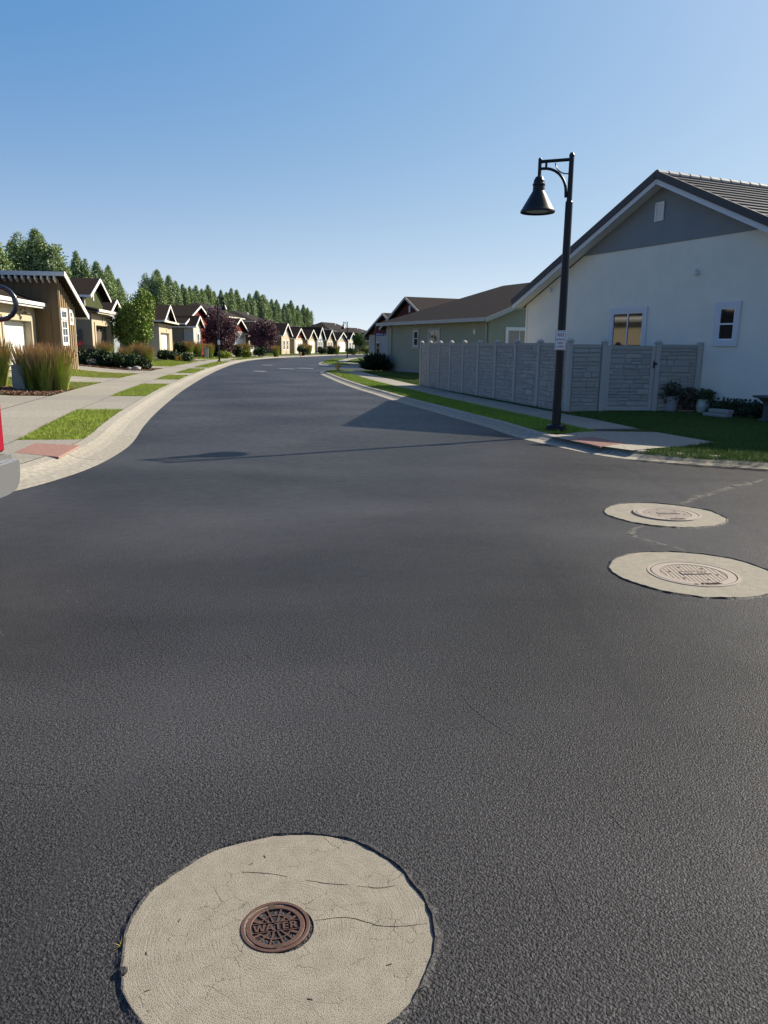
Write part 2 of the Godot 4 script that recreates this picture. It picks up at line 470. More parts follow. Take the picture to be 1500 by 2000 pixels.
func ground() -> void:
	LE = smooth([Vector2(-40, -6.6), Vector2(-14, -6.75), Vector2(-8, -6.9), Vector2(-6, -7.15), Vector2(-4.95, -7.7), Vector2(-4.42, -8.5), Vector2(-4.17, -9.5), Vector2(-4.1, -10.63), Vector2(-4.2, -11.9), Vector2(-4.42, -13.3), Vector2(-5.04, -15.92), Vector2(-5.69, -18.93), Vector2(-6.61, -23.64), Vector2(-7.66, -29.34), Vector2(-9.75, -42), Vector2(-11.9, -56.6), Vector2(-14.0, -73.5), Vector2(-15.2, -88), Vector2(-15.2, -103), Vector2(-14, -114), Vector2(-12.2, -125), Vector2(-10.6, -138), Vector2(-8.8, -150), Vector2(-6, -160), Vector2(-1, -168), Vector2(7, -173), Vector2(30, -177)], 0.5)
	RE = smooth([Vector2(60, -6.2), Vector2(12, -9.0), Vector2(7, -10.7), Vector2(5.64, -11.2), Vector2(4.44, -11.7), Vector2(3.75, -12.2), Vector2(3.35, -12.85), Vector2(3.0, -13.77), Vector2(2.6, -14.9), Vector2(2.2, -17), Vector2(1.75, -18.8), Vector2(1.22, -21.05), Vector2(0.35, -24.6), Vector2(-0.4, -28.2), Vector2(-1.24, -32), Vector2(-2.31, -37.7), Vector2(-3.45, -44.5), Vector2(-4.0, -48), Vector2(-4.25, -50.6), Vector2(-4.1, -52.3), Vector2(-3.4, -53.4), Vector2(-2.4, -53.8), Vector2(-0.5, -54.2), Vector2(30, -61)], 0.5)
	var FE := smooth([Vector2(30, -71), Vector2(-1, -64.3), Vector2(-3, -65.8), Vector2(-4.8, -68.6), Vector2(-6.3, -74), Vector2(-6.95, -86), Vector2(-6.6, -103), Vector2(-5.6, -111.5), Vector2(-3.6, -118), Vector2(0, -124), Vector2(8, -130), Vector2(30, -140)], 0.5)
	# asphalt: everything between the kerbs
	var road := PackedVector2Array()
	for p in LE: road.append(p)
	road.append(Vector2(60, -180)); road.append(Vector2(60, -142))
	for i in range(FE.size() - 1, -1, -1): road.append(FE[i])
	for i in range(RE.size() - 1, -1, -1): road.append(RE[i])
	road.append(Vector2(60, 30)); road.append(Vector2(-40, 30))
	var mb := MB.new()
	mb.poly(road, 0, 0)
	struct("road", mb, M.asphalt)
	mb = MB.new()
	mb.poly(V2([-900, -900, 900, -900, 900, 300, -900, 300]), -0.06, -0.06)
	struct("ground", mb, M.far_grass)
	# left yards: one sheet that rises towards the houses
	mb = MB.new()
	var i9 := LE.size() - 1
	strip(mb, LE, true, at_z(LE, -16.5), i9, [Vector2(0.3, 0.02), Vector2(0.68, 0.104), Vector2(3.5, 0.108), Vector2(4.6, rise(4.6) - 0.004), Vector2(5.6, rise(5.6) - 0.004), Vector2(6.6, rise(6.6) - 0.004), Vector2(7.6, rise(7.6) - 0.004), Vector2(9, 0.438), Vector2(42, 0.44)])
	var cpts := PackedVector2Array()
	for i in at_z(LE, -16.8) + 1: cpts.append(LE[i] + side(LE, i, true) * 0.78)
	cpts.append(Vector2(-60, -16.8)); cpts.append(Vector2(-60, -7.2))
	mb.poly(cpts, 0.103, 0.103)
	struct("left_yard_ground", mb, M.soil)
	mb = MB.new()
	var i8 := RE.size() - 1
	strip(mb, RE, false, 0, i8, [Vector2(0.2, 0.02), Vector2(0.46, 0.100), Vector2(2.7, 0.104), Vector2(4, 0.14), Vector2(24, 0.2)])
	struct("right_yard_ground", mb, M.soil)
	mb = MB.new()
	strip(mb, FE, false, 0, FE.size() - 1, [Vector2(0.2, 0.02), Vector2(0.46, 0.1), Vector2(2.7, 0.104), Vector2(20, 0.16)])
	struct("far_corner_ground", mb, M.far_grass)
	# kerbs with gutter, cast in lengths
	var cm := [M.concrete, M.concrete_light, M.concrete, M.concrete_dark]
	var kerb_l := Node3D.new(); kerb_l.name = "left_kerb"; add_child(kerb_l); kerb_l.set_meta("kind", "structure")
	slabs("kerb_section", kerb_l, LE, true, -6.8, -176, 3.05, 0, 0, 0, [M.concrete_light, M.concrete, M.concrete_light], [Vector2(-0.02, 0.004), Vector2(0.30, 0.024), Vector2(0.42, 0.05), Vector2(0.55, 0.10), Vector2(0.72, 0.118)])
	var kerb_r := Node3D.new(); kerb_r.name = "right_kerb"; add_child(kerb_r); kerb_r.set_meta("kind", "structure")
	slabs("kerb_section", kerb_r, RE, false, -8.0, -53.2, 3.05, 0, 0, 0, [M.concrete_light, M.concrete, M.concrete_light], [Vector2(-0.02, 0.004), Vector2(0.18, 0.02), Vector2(0.27, 0.06), Vector2(0.33, 0.10), Vector2(0.47, 0.112)])
	var rs := MB.new()
	strip(rs, RE, false, at_z(RE, -53.2), i8, [Vector2(-0.02, 0.004), Vector2(0.2, 0.02), Vector2(0.34, 0.1), Vector2(0.5, 0.112)])
	part("kerb_return", rs, M.concrete_light, kerb_r)
	var kerb_f := Node3D.new(); kerb_f.name = "far_kerb"; add_child(kerb_f); kerb_f.set_meta("kind", "structure")
	rs = MB.new()
	strip(rs, FE, false, 0, FE.size() - 1, [Vector2(-0.02, 0.004), Vector2(0.2, 0.02), Vector2(0.34, 0.1), Vector2(0.5, 0.112)])
	part("kerb_section", rs, M.concrete_light, kerb_f)
	# pavements in slabs
	var walk_l := Node3D.new(); walk_l.name = "left_sidewalk"; add_child(walk_l); walk_l.set_meta("kind", "structure")
	slabs("slab", walk_l, LE, true, -10.2, -150, 1.6, 1.76, 3.5, 0.122, cm)
	var base := MB.new()
	strip(base, LE, true, at_z(LE, -7.2), at_z(LE, -150), [Vector2(0.70, 0.1125), Vector2(3.52, 0.1125)])
	part("joint_bed", base, M.joint, walk_l)
	# paved crossings of the verge (driveway aprons and the corner ramp)
	for ap in [[-8.0, -13.05], [-19.0, -24.0], [-31.6, -35.7], [-40.6, -44.0], [-51.8, -55.0], [-73.4, -77.0], [-80, -84.4], [-103, -107], [-112, -116]]:
		slabs("apron", walk_l, LE, true, ap[0], ap[1], 2.6, 0.735, 1.745, 0.1205, cm)
	mb = MB.new() # the corner landing behind the ramp
	mb.poly(V2([-5.95, -10.35, -7.6, -10.3, -9.5, -9.0, -14, -8.6, -14, -10.6, -9.8, -11.2, -8.6, -13.2, -7.0, -13.6]), 0.117, 0.117)
	part("corner_slab", mb, M.concrete, walk_l)
	# driveways and front walks
	var drives := Node3D.new(); drives.name = "driveways"; add_child(drives); drives.set_meta("kind", "structure")
	for dw in [[-18.9, -24.1, 14.0], [-32.6, -36.7, 9.0], [-42.5, -47.0, 9.5], [-52.4, -56.4, 7.5], [-73.5, -77.0, 8.0], [-80.5, -84, 8.0], [-103, -107, 8], [-112, -116, 8]]:
		slabs("driveway_slab", drives, LE, true, dw[0], dw[1], 2.3, 0, 0, 0, cm, [Vector2(3.515, 0.1265), Vector2(4.6, rise(4.6) + 0.006), Vector2(5.6, rise(5.6) + 0.006), Vector2(6.6, rise(6.6) + 0.006), Vector2(7.6, rise(7.6) + 0.006), Vector2(9, 0.45), Vector2(dw[2] + 0.5, 0.45)])
	# right pavement
	var walk_r := Node3D.new(); walk_r.name = "right_sidewalk"; add_child(walk_r); walk_r.set_meta("kind", "structure")
	slabs("slab", walk_r, RE, false, -15.2, -50.8, 1.6, 1.56, 2.72, 0.120, cm)
	base = MB.new()
	strip(base, RE, false, at_z(RE, -15.0), at_z(RE, -51), [Vector2(1.54, 0.1105), Vector2(2.74, 0.1105)])
	part("joint_bed", base, M.joint, walk_r)
	mb = MB.new()
	mb.poly(V2([3.05, -14.25, 3.5, -13.0, 3.98, -12.3, 4.45, -12.62, 5.1, -12.95, 5.86, -13.5, 5.35, -15.15, 3.98, -15.2, 3.55, -14.75]), 0.112, 0.1175)
	part("corner_slab", mb, M.concrete, walk_r)
	mb = MB.new()
	mb.poly(V2([-3.3, -48.2, -2.0, -46.6, -1.2, -50.8, -2.2, -51.8, -3.0, -50.6]), 0.11, 0.1175)
	part("corner_slab", mb, M.concrete, walk_r)
	mb = MB.new()
	strip(mb, FE, false, at_z(FE, -70), at_z(FE, -112, 60), [Vector2(1.5, 0.118), Vector2(2.7, 0.118)])
	var fw := struct("far_sidewalk", mb, M.concrete)
	mb = MB.new()
	mb.poly(V2([-5.2, -77.5, -3.6, -77.2, -2.2, -73.6, -4.3, -73]), 0.112, 0.1225)
	part("corner_slab", mb, M.concrete_light, fw)
	# red tactile pads with their domes
	tactile(V2([-4.60, -10.75, -5.42, -11.15, -5.60, -12.24, -4.80, -12.04]), 0.1235, 0.14, "weathered red tactile paving pad on the sunlit left corner ramp")
	tactile(V2([3.30, -13.70, 3.78, -14.16, 4.16, -13.2, 3.58, -12.72]), 0.1225, 0.14, "dark red tactile paving pad in the shade beside the near lamp post")
	# white dashes on the road
	for d in [[-8.84, -52.34, -7.97, -51.59], [-10.79, -68.2, -9.86, -67.6], [-7.96, -58.24, -6.8, -57.6], [-6.76, -60.0, -5.59, -59.4]]:
		var a := Vector3(d[0], 0.005, d[1]); var b := Vector3(d[2], 0.005, d[3])
		mb = MB.new()
		mb.beam(a, b, 0.32, 0.006)
		var o := part("road_dash", mb, M.dash_white, get_node("road"))
	for ck in [[-1.604, -4.63, -1.496, -4.425, -1.414, -4.26], [-0.212, -3.652, -0.162, -3.594, -0.116, -3.526], [0.406, -3.54, 0.443, -3.414, 0.511, -3.277, 0.593, -3.155], [-1.6, -2.729, -1.378, -2.728, -1.232, -2.717], [0.561, -2.252, 0.569, -2.063], [-0.767, -4.05, -0.71, -3.965], [0.857, -2.574, 0.886, -2.481]]:
		crack(ck, 0.005, 0.0009, M.asphalt)
	crack([3.35, -8.501, 3.744, -8.98, 4.073, -9.332, 4.463, -9.714, 5.2, -10.3], 0.055, 0.006, M.crack_fill)
	crack([2.56, -7.40, 2.397, -7.213, 2.324, -7.023, 2.347, -6.828, 2.485, -6.685, 2.629, -6.462], 0.035, 0.006, M.crack_fill)
	# lawns
	tufts = [tuft_mesh(0.055, 9, 0.055, 0.006)]
	var flat := func(_x, _z): return 0.106
	lawn("grass_strip", "square bright grass verge patch nearest the camera beside the left kerb", off_poly(LE, true, -13.1, -18.95, 0.74, 1.74), 1100, flat)
	lawn("grass_strip", "second bright grass verge patch along the left kerb", off_poly(LE, true, -24.1, -31.5, 0.74, 1.74), 700, flat)
	lawn("grass_strip", "third small grass verge patch along the left kerb", off_poly(LE, true, -35.8, -40.5, 0.74, 1.74), 500, flat, Color(0.31, 0.385, 0.055), 1.2)
	lawn("grass_strip", "fourth grass verge patch on the left between two driveway aprons", off_poly(LE, true, -44.1, -51.7, 0.74, 1.74), 450, flat, Color(0.31, 0.385, 0.055), 1.2)
	lawn("grass_strip", "long grass verge patch on the left around the second street lamp", off_poly(LE, true, -55.1, -73.3, 0.74, 1.74), 300, flat, Color(0.31, 0.385, 0.055), 1.5)
	lawn("grass_strip", "far grass verge on the left beyond the second street lamp", off_poly(LE, true, -84.5, -103, 0.74, 1.74), 150, flat, Color(0.31, 0.385, 0.055), 2.0)
	var ry := func(x, z): return left_y(x, z) - 0.006
	lawn("lawn", "small triangular lawn beside the mulch bed on the left", off_poly(LE, true, -27.6, -32.5, 3.54, 6.5), 350, ry, Color(0.30, 0.32, 0.08), 1.1)
	lawn("lawn", "narrow lawn between the two left driveways", off_poly(LE, true, -36.8, -42.4, 3.54, 8), 260, ry, Color(0.30, 0.34, 0.06), 1.2)
	lawn("lawn", "lawn with the white flower bushes on the left", off_poly(LE, true, -56.6, -73.4, 3.54, 6.0), 160, ry, Color(0.31, 0.385, 0.055), 1.6)
	lawn("lawn", "corner of lawn at the picture's left edge by the red truck", off_poly(LE, true, -15.6, -18.8, 3.54, 7), 500, ry)
	lawn("lawn", "far lawn in front of the plum trees", off_poly(LE, true, -84.5, -102, 3.54, 6), 70, ry, Color(0.31, 0.38, 0.055), 2.2)
	lawn("grass_strip", "long shaded grass verge between the right kerb and the fence sidewalk", off_poly(RE, false, -14.75, -36.0, 0.49, 1.53), 650, flat, Color(0.27, 0.37, 0.05), 1.1)
	lawn("grass_strip", "sunny end of the right grass verge near the hydrant", off_poly(RE, false, -36.0, -46.6, 0.49, 1.53), 350, flat, Color(0.27, 0.37, 0.05), 1.3)
	lawn("grass_strip", "small grass patch the yellow hydrant stands on", V2([-3.5, -48.4, -3.15, -48.6, -2.9, -50.6, -2.3, -52, -2.2, -53.2, -3.2, -52.9, -3.7, -51.8, -3.85, -50]), 300, flat, Color(0.27, 0.37, 0.05), 1.3)
	var yy := func(x, z): return 0.100 if Vector2(x, z).distance_to(Vector2(4, -12.5)) < 1.5 else 0.112
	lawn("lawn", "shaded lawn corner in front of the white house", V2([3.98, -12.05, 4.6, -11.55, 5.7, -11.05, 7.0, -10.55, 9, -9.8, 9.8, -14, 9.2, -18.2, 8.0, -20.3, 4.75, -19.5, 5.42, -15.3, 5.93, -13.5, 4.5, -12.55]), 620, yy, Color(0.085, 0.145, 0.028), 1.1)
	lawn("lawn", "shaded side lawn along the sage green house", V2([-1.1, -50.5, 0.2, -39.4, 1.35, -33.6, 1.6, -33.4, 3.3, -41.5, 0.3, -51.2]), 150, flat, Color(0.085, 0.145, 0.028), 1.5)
	lawn("lawn", "sunlit lawn at the far corner of the side street", V2([-5.9, -74, -6.4, -80, -6.5, -95, -5.2, -97, -5.3, -79, -3, -69.5, -4.3, -69.6]), 100, flat, Color(0.27, 0.37, 0.05), 2.0)

func crack(p: Array, w: float, h: float, m: Material, parent: Node = null, y0 := 0.0005) -> void: # a raised, ragged seam of seal coat
	var mb := MB.new()
	var pts := smooth(Array(V2(p)), 0.02 if w < 0.02 else 0.06)
	var nz := noise(0.35, 7)
	var prev := []
	for i in pts.size():
		var d := (pts[mini(i + 1, pts.size() - 1)] - pts[maxi(i - 1, 0)]).normalized()
		var s := Vector3(-d.y, 0, d.x)
		var f := sin(PI * clampf((i + 0.3) / pts.size(), 0.02, 0.98))
		var c := Vector3(pts[i].x, 0, pts[i].y) + s * w * 2.0 * nz.get_noise_1d(i * 1.7)
		var ww := w * (0.4 + 0.6 * f) * (1.0 + 0.8 * nz.get_noise_1d(i * 2.3 + 50.0))
		var row := [c - s * ww + Vector3.UP * y0, c + Vector3.UP * (y0 + 0.0006 + h * f), c + s * ww + Vector3.UP * y0]
		if prev:
			for k in 2:
				var q := [prev[k], row[k], row[k + 1], prev[k + 1]]
				if (q[1] - q[0]).cross(q[2] - q[0]).y > 0: mb.quad(q[0], q[1], q[2], q[3])
				else: mb.quad(q[3], q[2], q[1], q[0])
		prev = row
	part("crack" if parent else "road_crack", mb, m, parent if parent else get_node("road"))
func tactile(p: PackedVector2Array, y0: float, y1: float, label: String) -> void:
	var t := thing("tactile_pad", label, "tactile paving")
	var mb := MB.new()
	mb.poly(p, y0 - 0.02, y0)
	part("plate", mb, M.tactile, t)
	mb = MB.new()
	for i in 13:
		for j in 17:
			var q := p[0].lerp(p[3], (i + 0.7) / 13.4).lerp(p[1].lerp(p[2], (i + 0.7) / 13.4), (j + 0.7) / 17.4)
			mb.lathe([Vector2(0.019, 0), Vector2(0.014, 0.006), Vector2(0, 0.008)], 6, Vector3(q.x, y0, q.y))
	part("domes", mb, M.tactile, t).set_meta("kind", "stuff")
# ---------------------------------------------------------------- covers in the road
func collar_tex() -> Array:
	var size := 1024
	var cell := noise(0.016, 101, FastNoiseLite.TYPE_CELLULAR, 1)
	cell.cellular_distance_function = FastNoiseLite.DISTANCE_EUCLIDEAN
	cell.cellular_return_type = FastNoiseLite.RETURN_DISTANCE2_SUB
	cell.domain_warp_enabled = true
	cell.domain_warp_amplitude = 34.0
	cell.domain_warp_frequency = 0.02
	var cr := cell.get_image(size, size, false, false, false)
	var mask := noise(0.0045, 103).get_image(size, size)
	var mott := noise(0.012, 105, FastNoiseLite.TYPE_SIMPLEX_SMOOTH, 5).get_image(size, size)
	var fine := noise(0.30, 107, FastNoiseLite.TYPE_SIMPLEX_SMOOTH, 2).get_image(size, size)
	var pits := noise(0.09, 109, FastNoiseLite.TYPE_CELLULAR, 1).get_image(size, size)
	var sw := noise(0.05, 111, FastNoiseLite.TYPE_SIMPLEX_SMOOTH, 2)
	for im in [cr, mask, mott, fine, pits]: im.convert(Image.FORMAT_L8)
	var a := cr.get_data(); var b := mask.get_data(); var d := mott.get_data(); var e := fine.get_data(); var f := pits.get_data()
	var colr := PackedByteArray(); var hgt := PackedByteArray()
	colr.resize(size * size * 3); hgt.resize(size * size)
	for y in size:
		for x in size:
			var i := y * size + x
			var dx := x - 512; var dy := y - 512
			var r := sqrt(dx * dx + dy * dy)
			var s := sw.get_noise_2d(r * 3.4, (atan2(dy, dx) + PI) * 26.0)
			var m2 := clampf((255.0 - b[i] - 90.0) / 60.0, 0.1, 1.0)
			var crack := clampf(1.0 - a[i] / 5.0, 0, 1) * clampf((b[i] - 112) / 60.0, 0.0, 1.0)
			var pit := clampf((40.0 - f[i]) / 40.0, 0, 1) * (0.4 + 0.6 * float(e[i] > 130))
			var k := 0.86 + (d[i] - 128) / 128.0 * 0.05 + (e[i] - 128) / 128.0 * 0.34 + s * 0.022 * m2 - crack * 0.20 - pit * 0.42
			var v := clampf(k, 0.2, 1.0) * 255.0
			colr[i * 3] = int(v); colr[i * 3 + 1] = int(v * 0.985); colr[i * 3 + 2] = int(v * 0.955)
			hgt[i] = int(clampf(150 + s * 34 * m2 + (e[i] - 128) * 0.5 - crack * 100 - pit * 110, 0, 255))
	return [ImageTexture.create_from_image(Image.create_from_data(size, size, false, Image.FORMAT_RGB8, colr)), ImageTexture.create_from_image(Image.create_from_data(size, size, false, Image.FORMAT_L8, hgt))]

func collar(label: String, cx: float, cz: float, r: float, seed_i: int, turn: float, hole: float) -> void:
	var t := thing("concrete_collar", label, "concrete collar", Vector3(cx, 0, cz), turn)
	var w := noise(0.6, seed_i)
	var mb := MB.new()
	var lip := MB.new()
	var seg := 96
	var out := []
	for i in seg:
		var a := TAU * i / seg
		out.append(r * (1.0 + 0.035 * w.get_noise_2d(cos(a) * 2.2, sin(a) * 2.2) + 0.012 * w.get_noise_2d(cos(a) * 12, sin(a) * 12)))
	for i in seg:
		var j := (i + 1) % seg
		var d0 := Vector3(cos(TAU * i / seg), 0, sin(TAU * i / seg)); var d1 := Vector3(cos(TAU * j / seg), 0, sin(TAU * j / seg))
		var up := Vector3.UP
		var y := 0.004 * up
		mb.trin(d0 * hole + y, d1 * hole + y, d1 * out[j] + y, up, up, up)
		mb.trin(d0 * hole + y, d1 * out[j] + y, d0 * out[i] + y, up, up, up)
		# the lip of seal coat that stands round the concrete
		var h0: float = 0.007 + 0.006 * w.get_noise_2d(i * 0.9, 7.0); var h1: float = 0.007 + 0.006 * w.get_noise_2d(j * 0.9, 7.0)
		var e0: float = 0.009 + 0.012 * w.get_noise_2d(i * 1.3, 30.0); var e1: float = 0.009 + 0.012 * w.get_noise_2d(j * 1.3, 30.0)
		var A0: Vector3 = d0 * (out[i] - 0.004) + up * 0.002; var A1: Vector3 = d1 * (out[j] - 0.004) + up * 0.002
		var B0: Vector3 = d0 * (out[i] + 0.003) + up * (h0 + 0.004); var B1: Vector3 = d1 * (out[j] + 0.003) + up * (h1 + 0.004)
		var C0: Vector3 = d0 * (out[i] + e0) + up * (h0 * 0.6 + 0.002); var C1: Vector3 = d1 * (out[j] + e1) + up * (h1 * 0.6 + 0.002)
		var D0: Vector3 = d0 * (out[i] + e0 * 2.2); var D1: Vector3 = d1 * (out[j] + e1 * 2.2)
		for q in [[A0, A1, B1, B0], [B0, B1, C1, C0], [C0, C1, D1, D0]]:
			if (q[1] - q[0]).cross(q[2] - q[0]).y > 0: lip.quad(q[0], q[1], q[2], q[3])
			else: lip.quad(q[3], q[2], q[1], q[0])
	var m: StandardMaterial3D = M.collar if r < 0.6 else M.collar_big
	part("concrete_ring", mb, m, t)
	part("seal_coat_lip", lip, M.asphalt, t)

func ring(mb: MB, r0: float, r1: float, y0: float, y1: float, seg := 40) -> void:
	mb.lathe([Vector2(r1, y0), Vector2(r1, y1 - 0.0015), Vector2(r1 - 0.0015, y1), Vector2(r0 + 0.0015, y1), Vector2(r0, y1 - 0.0015), Vector2(r0, y0)], seg)
func letters(txt: String, size: float, depth: float) -> TextMesh:
	var t := TextMesh.new()
	var f := SystemFont.new()
	f.font_names = PackedStringArray(["Droid Sans"])
	f.font_weight = 700
	t.font = f
	t.text = txt
	t.font_size = 48
	t.pixel_size = size / 48.0
	t.depth = depth
	t.curve_step = 2.0
	return t

func thing_named(called: String) -> Node:
	return get_node(called)
func covers() -> void:
	var ct := collar_tex()
	for k in [["collar", 0.98], ["collar_big", 1.42]]:
		var m := mat(k[0], lin(0.315, 0.294, 0.258), 0.85, 0.0, 0.3)
		textured(m, ct[0], 1.0 / k[1], ct[1], 0.35)
		m.uv1_offset = Vector3(0.5, 0.5, 0)
	M.collar_big.albedo_color = lin(0.33, 0.312, 0.275)
	var tar := mat("tar", lin(0.024, 0.023, 0.023), 0.6, 0.0, 0.4)
	tar.heightmap_enabled = true
	tar.heightmap_texture = M.asphalt.heightmap_texture
	tar.heightmap_scale = 0.6
	tar.uv1_scale = Vector3.ONE * 0.8
	collar("large cracked round concrete collar nearest the camera around the rusty water lid", -0.29, -1.972, 0.452, 3, 0.0, 0.096)
	collar("round concrete collar around the nearer sewer cover on the right", 2.42, -5.77, 0.625, 5, 1.3, 0.335)
	collar("round concrete collar around the farther sewer cover on the right", 2.95, -7.92, 0.60, 9, 2.6, 0.335)
	var main := thing_named("concrete_collar")
	for ck in [[-0.455, -2.22, -0.37, -2.215, -0.30, -2.20], [-0.24, -2.185, -0.17, -2.17, -0.10, -2.165], [-0.07, -2.16, 0.0, -2.152, 0.05, -2.165], [-0.215, -2.0, -0.10, -2.02, 0.02, -1.985, 0.145, -2.0]]:
		var loc := []
		for i in ck.size(): loc.append(ck[i] + (0.29 if i % 2 == 0 else 1.972))
		crack(loc, 0.0017, 0.0007, M.lid_dark, main, 0.0042)
	# the water valve lid
	var t := thing("valve_cover", "small rusty iron lid cast with the word WATER", "valve cover", Vector3(-0.309, 0.0, -1.98), 0.19)
	var mb := MB.new()
	ring(mb, 0.0915, 0.103, -0.03, 0.0075, 48)
	part("frame", mb, M.iron, t)
	mb = MB.new()
	mb.lathe([Vector2(0.089, -0.02), Vector2(0.089, -0.004), Vector2(0, -0.004)], 48)
	part("plate", mb, M.iron_dark, t)
	mb = MB.new()
	ring(mb, 0.0725, 0.0875, -0.006, 0.006, 48)
	part("rim", mb, M.iron, t)
	mb = MB.new()
	for s in [-1.0, 1.0]:
		mb.box(-0.071, 0.071, -0.006, 0.0045, s * 0.0185 - 0.0012, s * 0.0185 + 0.0012)
	for a in [50, 74, 106, 132, 228, 254, 287, 312]:
		var d := Vector3(cos(deg_to_rad(a)), 0, sin(deg_to_rad(a)))
		var r0: float = 0.0195 / absf(d.z)
		mb.beam(d * r0 - Vector3.UP * 0.001, d * 0.073 - Vector3.UP * 0.001, 0.0042, 0.010)
	for a in [28, 152, 208, 332]:
		var d := Vector3(cos(deg_to_rad(a)), 0, sin(deg_to_rad(a)))
		mb.beam(d * 0.05 - Vector3.UP * 0.001, d * 0.073 - Vector3.UP * 0.001, 0.008, 0.010)
	for seg in 40: # the inner ring, broken by the band
		var a0 := TAU * seg / 40.0; var a1 := TAU * (seg + 1) / 40.0
		var p := Vector3(cos(a0), 0, sin(a0)) * 0.0485; var q := Vector3(cos(a1), 0, sin(a1)) * 0.0485
		if absf(p.z) > 0.018 and absf(q.z) > 0.018: mb.beam(p - Vector3.UP * 0.0012, q - Vector3.UP * 0.0012, 0.004, 0.009)
	part("ribs", mb, M.iron, t)
	var tm := letters("WATER", 0.037, 0.010)
	var o := obj("lettering", tm, M.iron, t)
	o.rotation.x = -PI / 2
	o.position = Vector3(0, -0.001, 0)
	o.scale.x = 1.07
	mb = MB.new()
	for s in [-1.0, 1.0]:
		mb.lathe([Vector2(0.0115, 0.0062), Vector2(0.0115, 0.0068), Vector2(0, 0.0068)], 14, Vector3(0.006 * s, 0, 0.0815 * s))
	part("pick_notch", mb, M.lid_dark, t)
	# sewer covers
	sewer(Vector3(2.408, 0, -5.742), "pale iron sewer cover nearer the camera with ribbed centre", 0.10)
	sewer(Vector3(3.0, 0, -7.968), "pale iron sewer cover farther from the camera with ribbed centre", 0.05)
	# a weed in the rim, dry scraps on the concrete
	var wd := thing("rim_weed", "tiny yellow green weed growing in the left rim of the nearest collar", "weed", Vector3(-0.742, 0.002, -1.90))
	var wm := MB.new()
	for i in 14:
		var a := TAU * i / 14.0
		var l := 0.018 + 0.012 * sin(i * 5.3)
		var e := Vector3(cos(a) * l, 0.010 + 0.008 * cos(i * 3.1), sin(a) * l)
		var s := Vector3(-sin(a), 0, cos(a)) * 0.0022
		wm.col = Color(0.22, 0.2, 0.05) if i % 3 else Color(0.3, 0.2, 0.08)
		wm.tri(-s, s, e)
	part("leaves", wm, M.blade, wd)
	for k in [[-0.62, -1.74, 0.5, "lowest at the left of the nearest concrete collar"], [-0.66, -1.87, 1.9, "beside the left rim of the nearest concrete collar"], [-0.60, -2.0, 1.4, "left of the rusty lid on the nearest collar"], [-0.18, -1.72, 2.9, "just below the rusty water lid on the nearest collar"], [-0.39, -2.30, 2.0, "upper one near the top of the nearest collar"], [-0.43, -2.26, 0.8, "lower one near the top of the nearest collar"], [0.03, -1.84, 0.4, "at the lower right of the nearest concrete collar"]]:
		var sm := MB.new()
		sm.hexa([Vector3(-0.008, 0, 0.0012), Vector3(0.008, 0, 0.002), Vector3(0.008, 0, -0.001), Vector3(-0.008, 0, -0.002), Vector3(-0.006, 0.002, 0.001), Vector3(0.007, 0.0025, 0.001), Vector3(0.007, 0.0025, -0.001), Vector3(-0.006, 0.002, -0.001)])
		var sc := part("dry_scrap", sm, M.bark, self)
		sc.position = Vector3(k[0], 0.0042, k[1]); sc.rotation.y = k[2]
		tag(sc, "dark dry leaf scrap " + k[3], "leaf scrap", "dry scraps on the nearest collar")
	mb = MB.new()
	mb.lathe([Vector2(0, 0), Vector2(0.013, 0.003), Vector2(0.015, 0.009), Vector2(0.009, 0.015), Vector2(0, 0.016)], 9)
	var pb := part("pebble", mb, M.tar, self)
	tag(pb, "dark round tar lump at the left rim of the nearest collar", "pebble")
	pb.position = Vector3(-0.705, 0.003, -1.80)

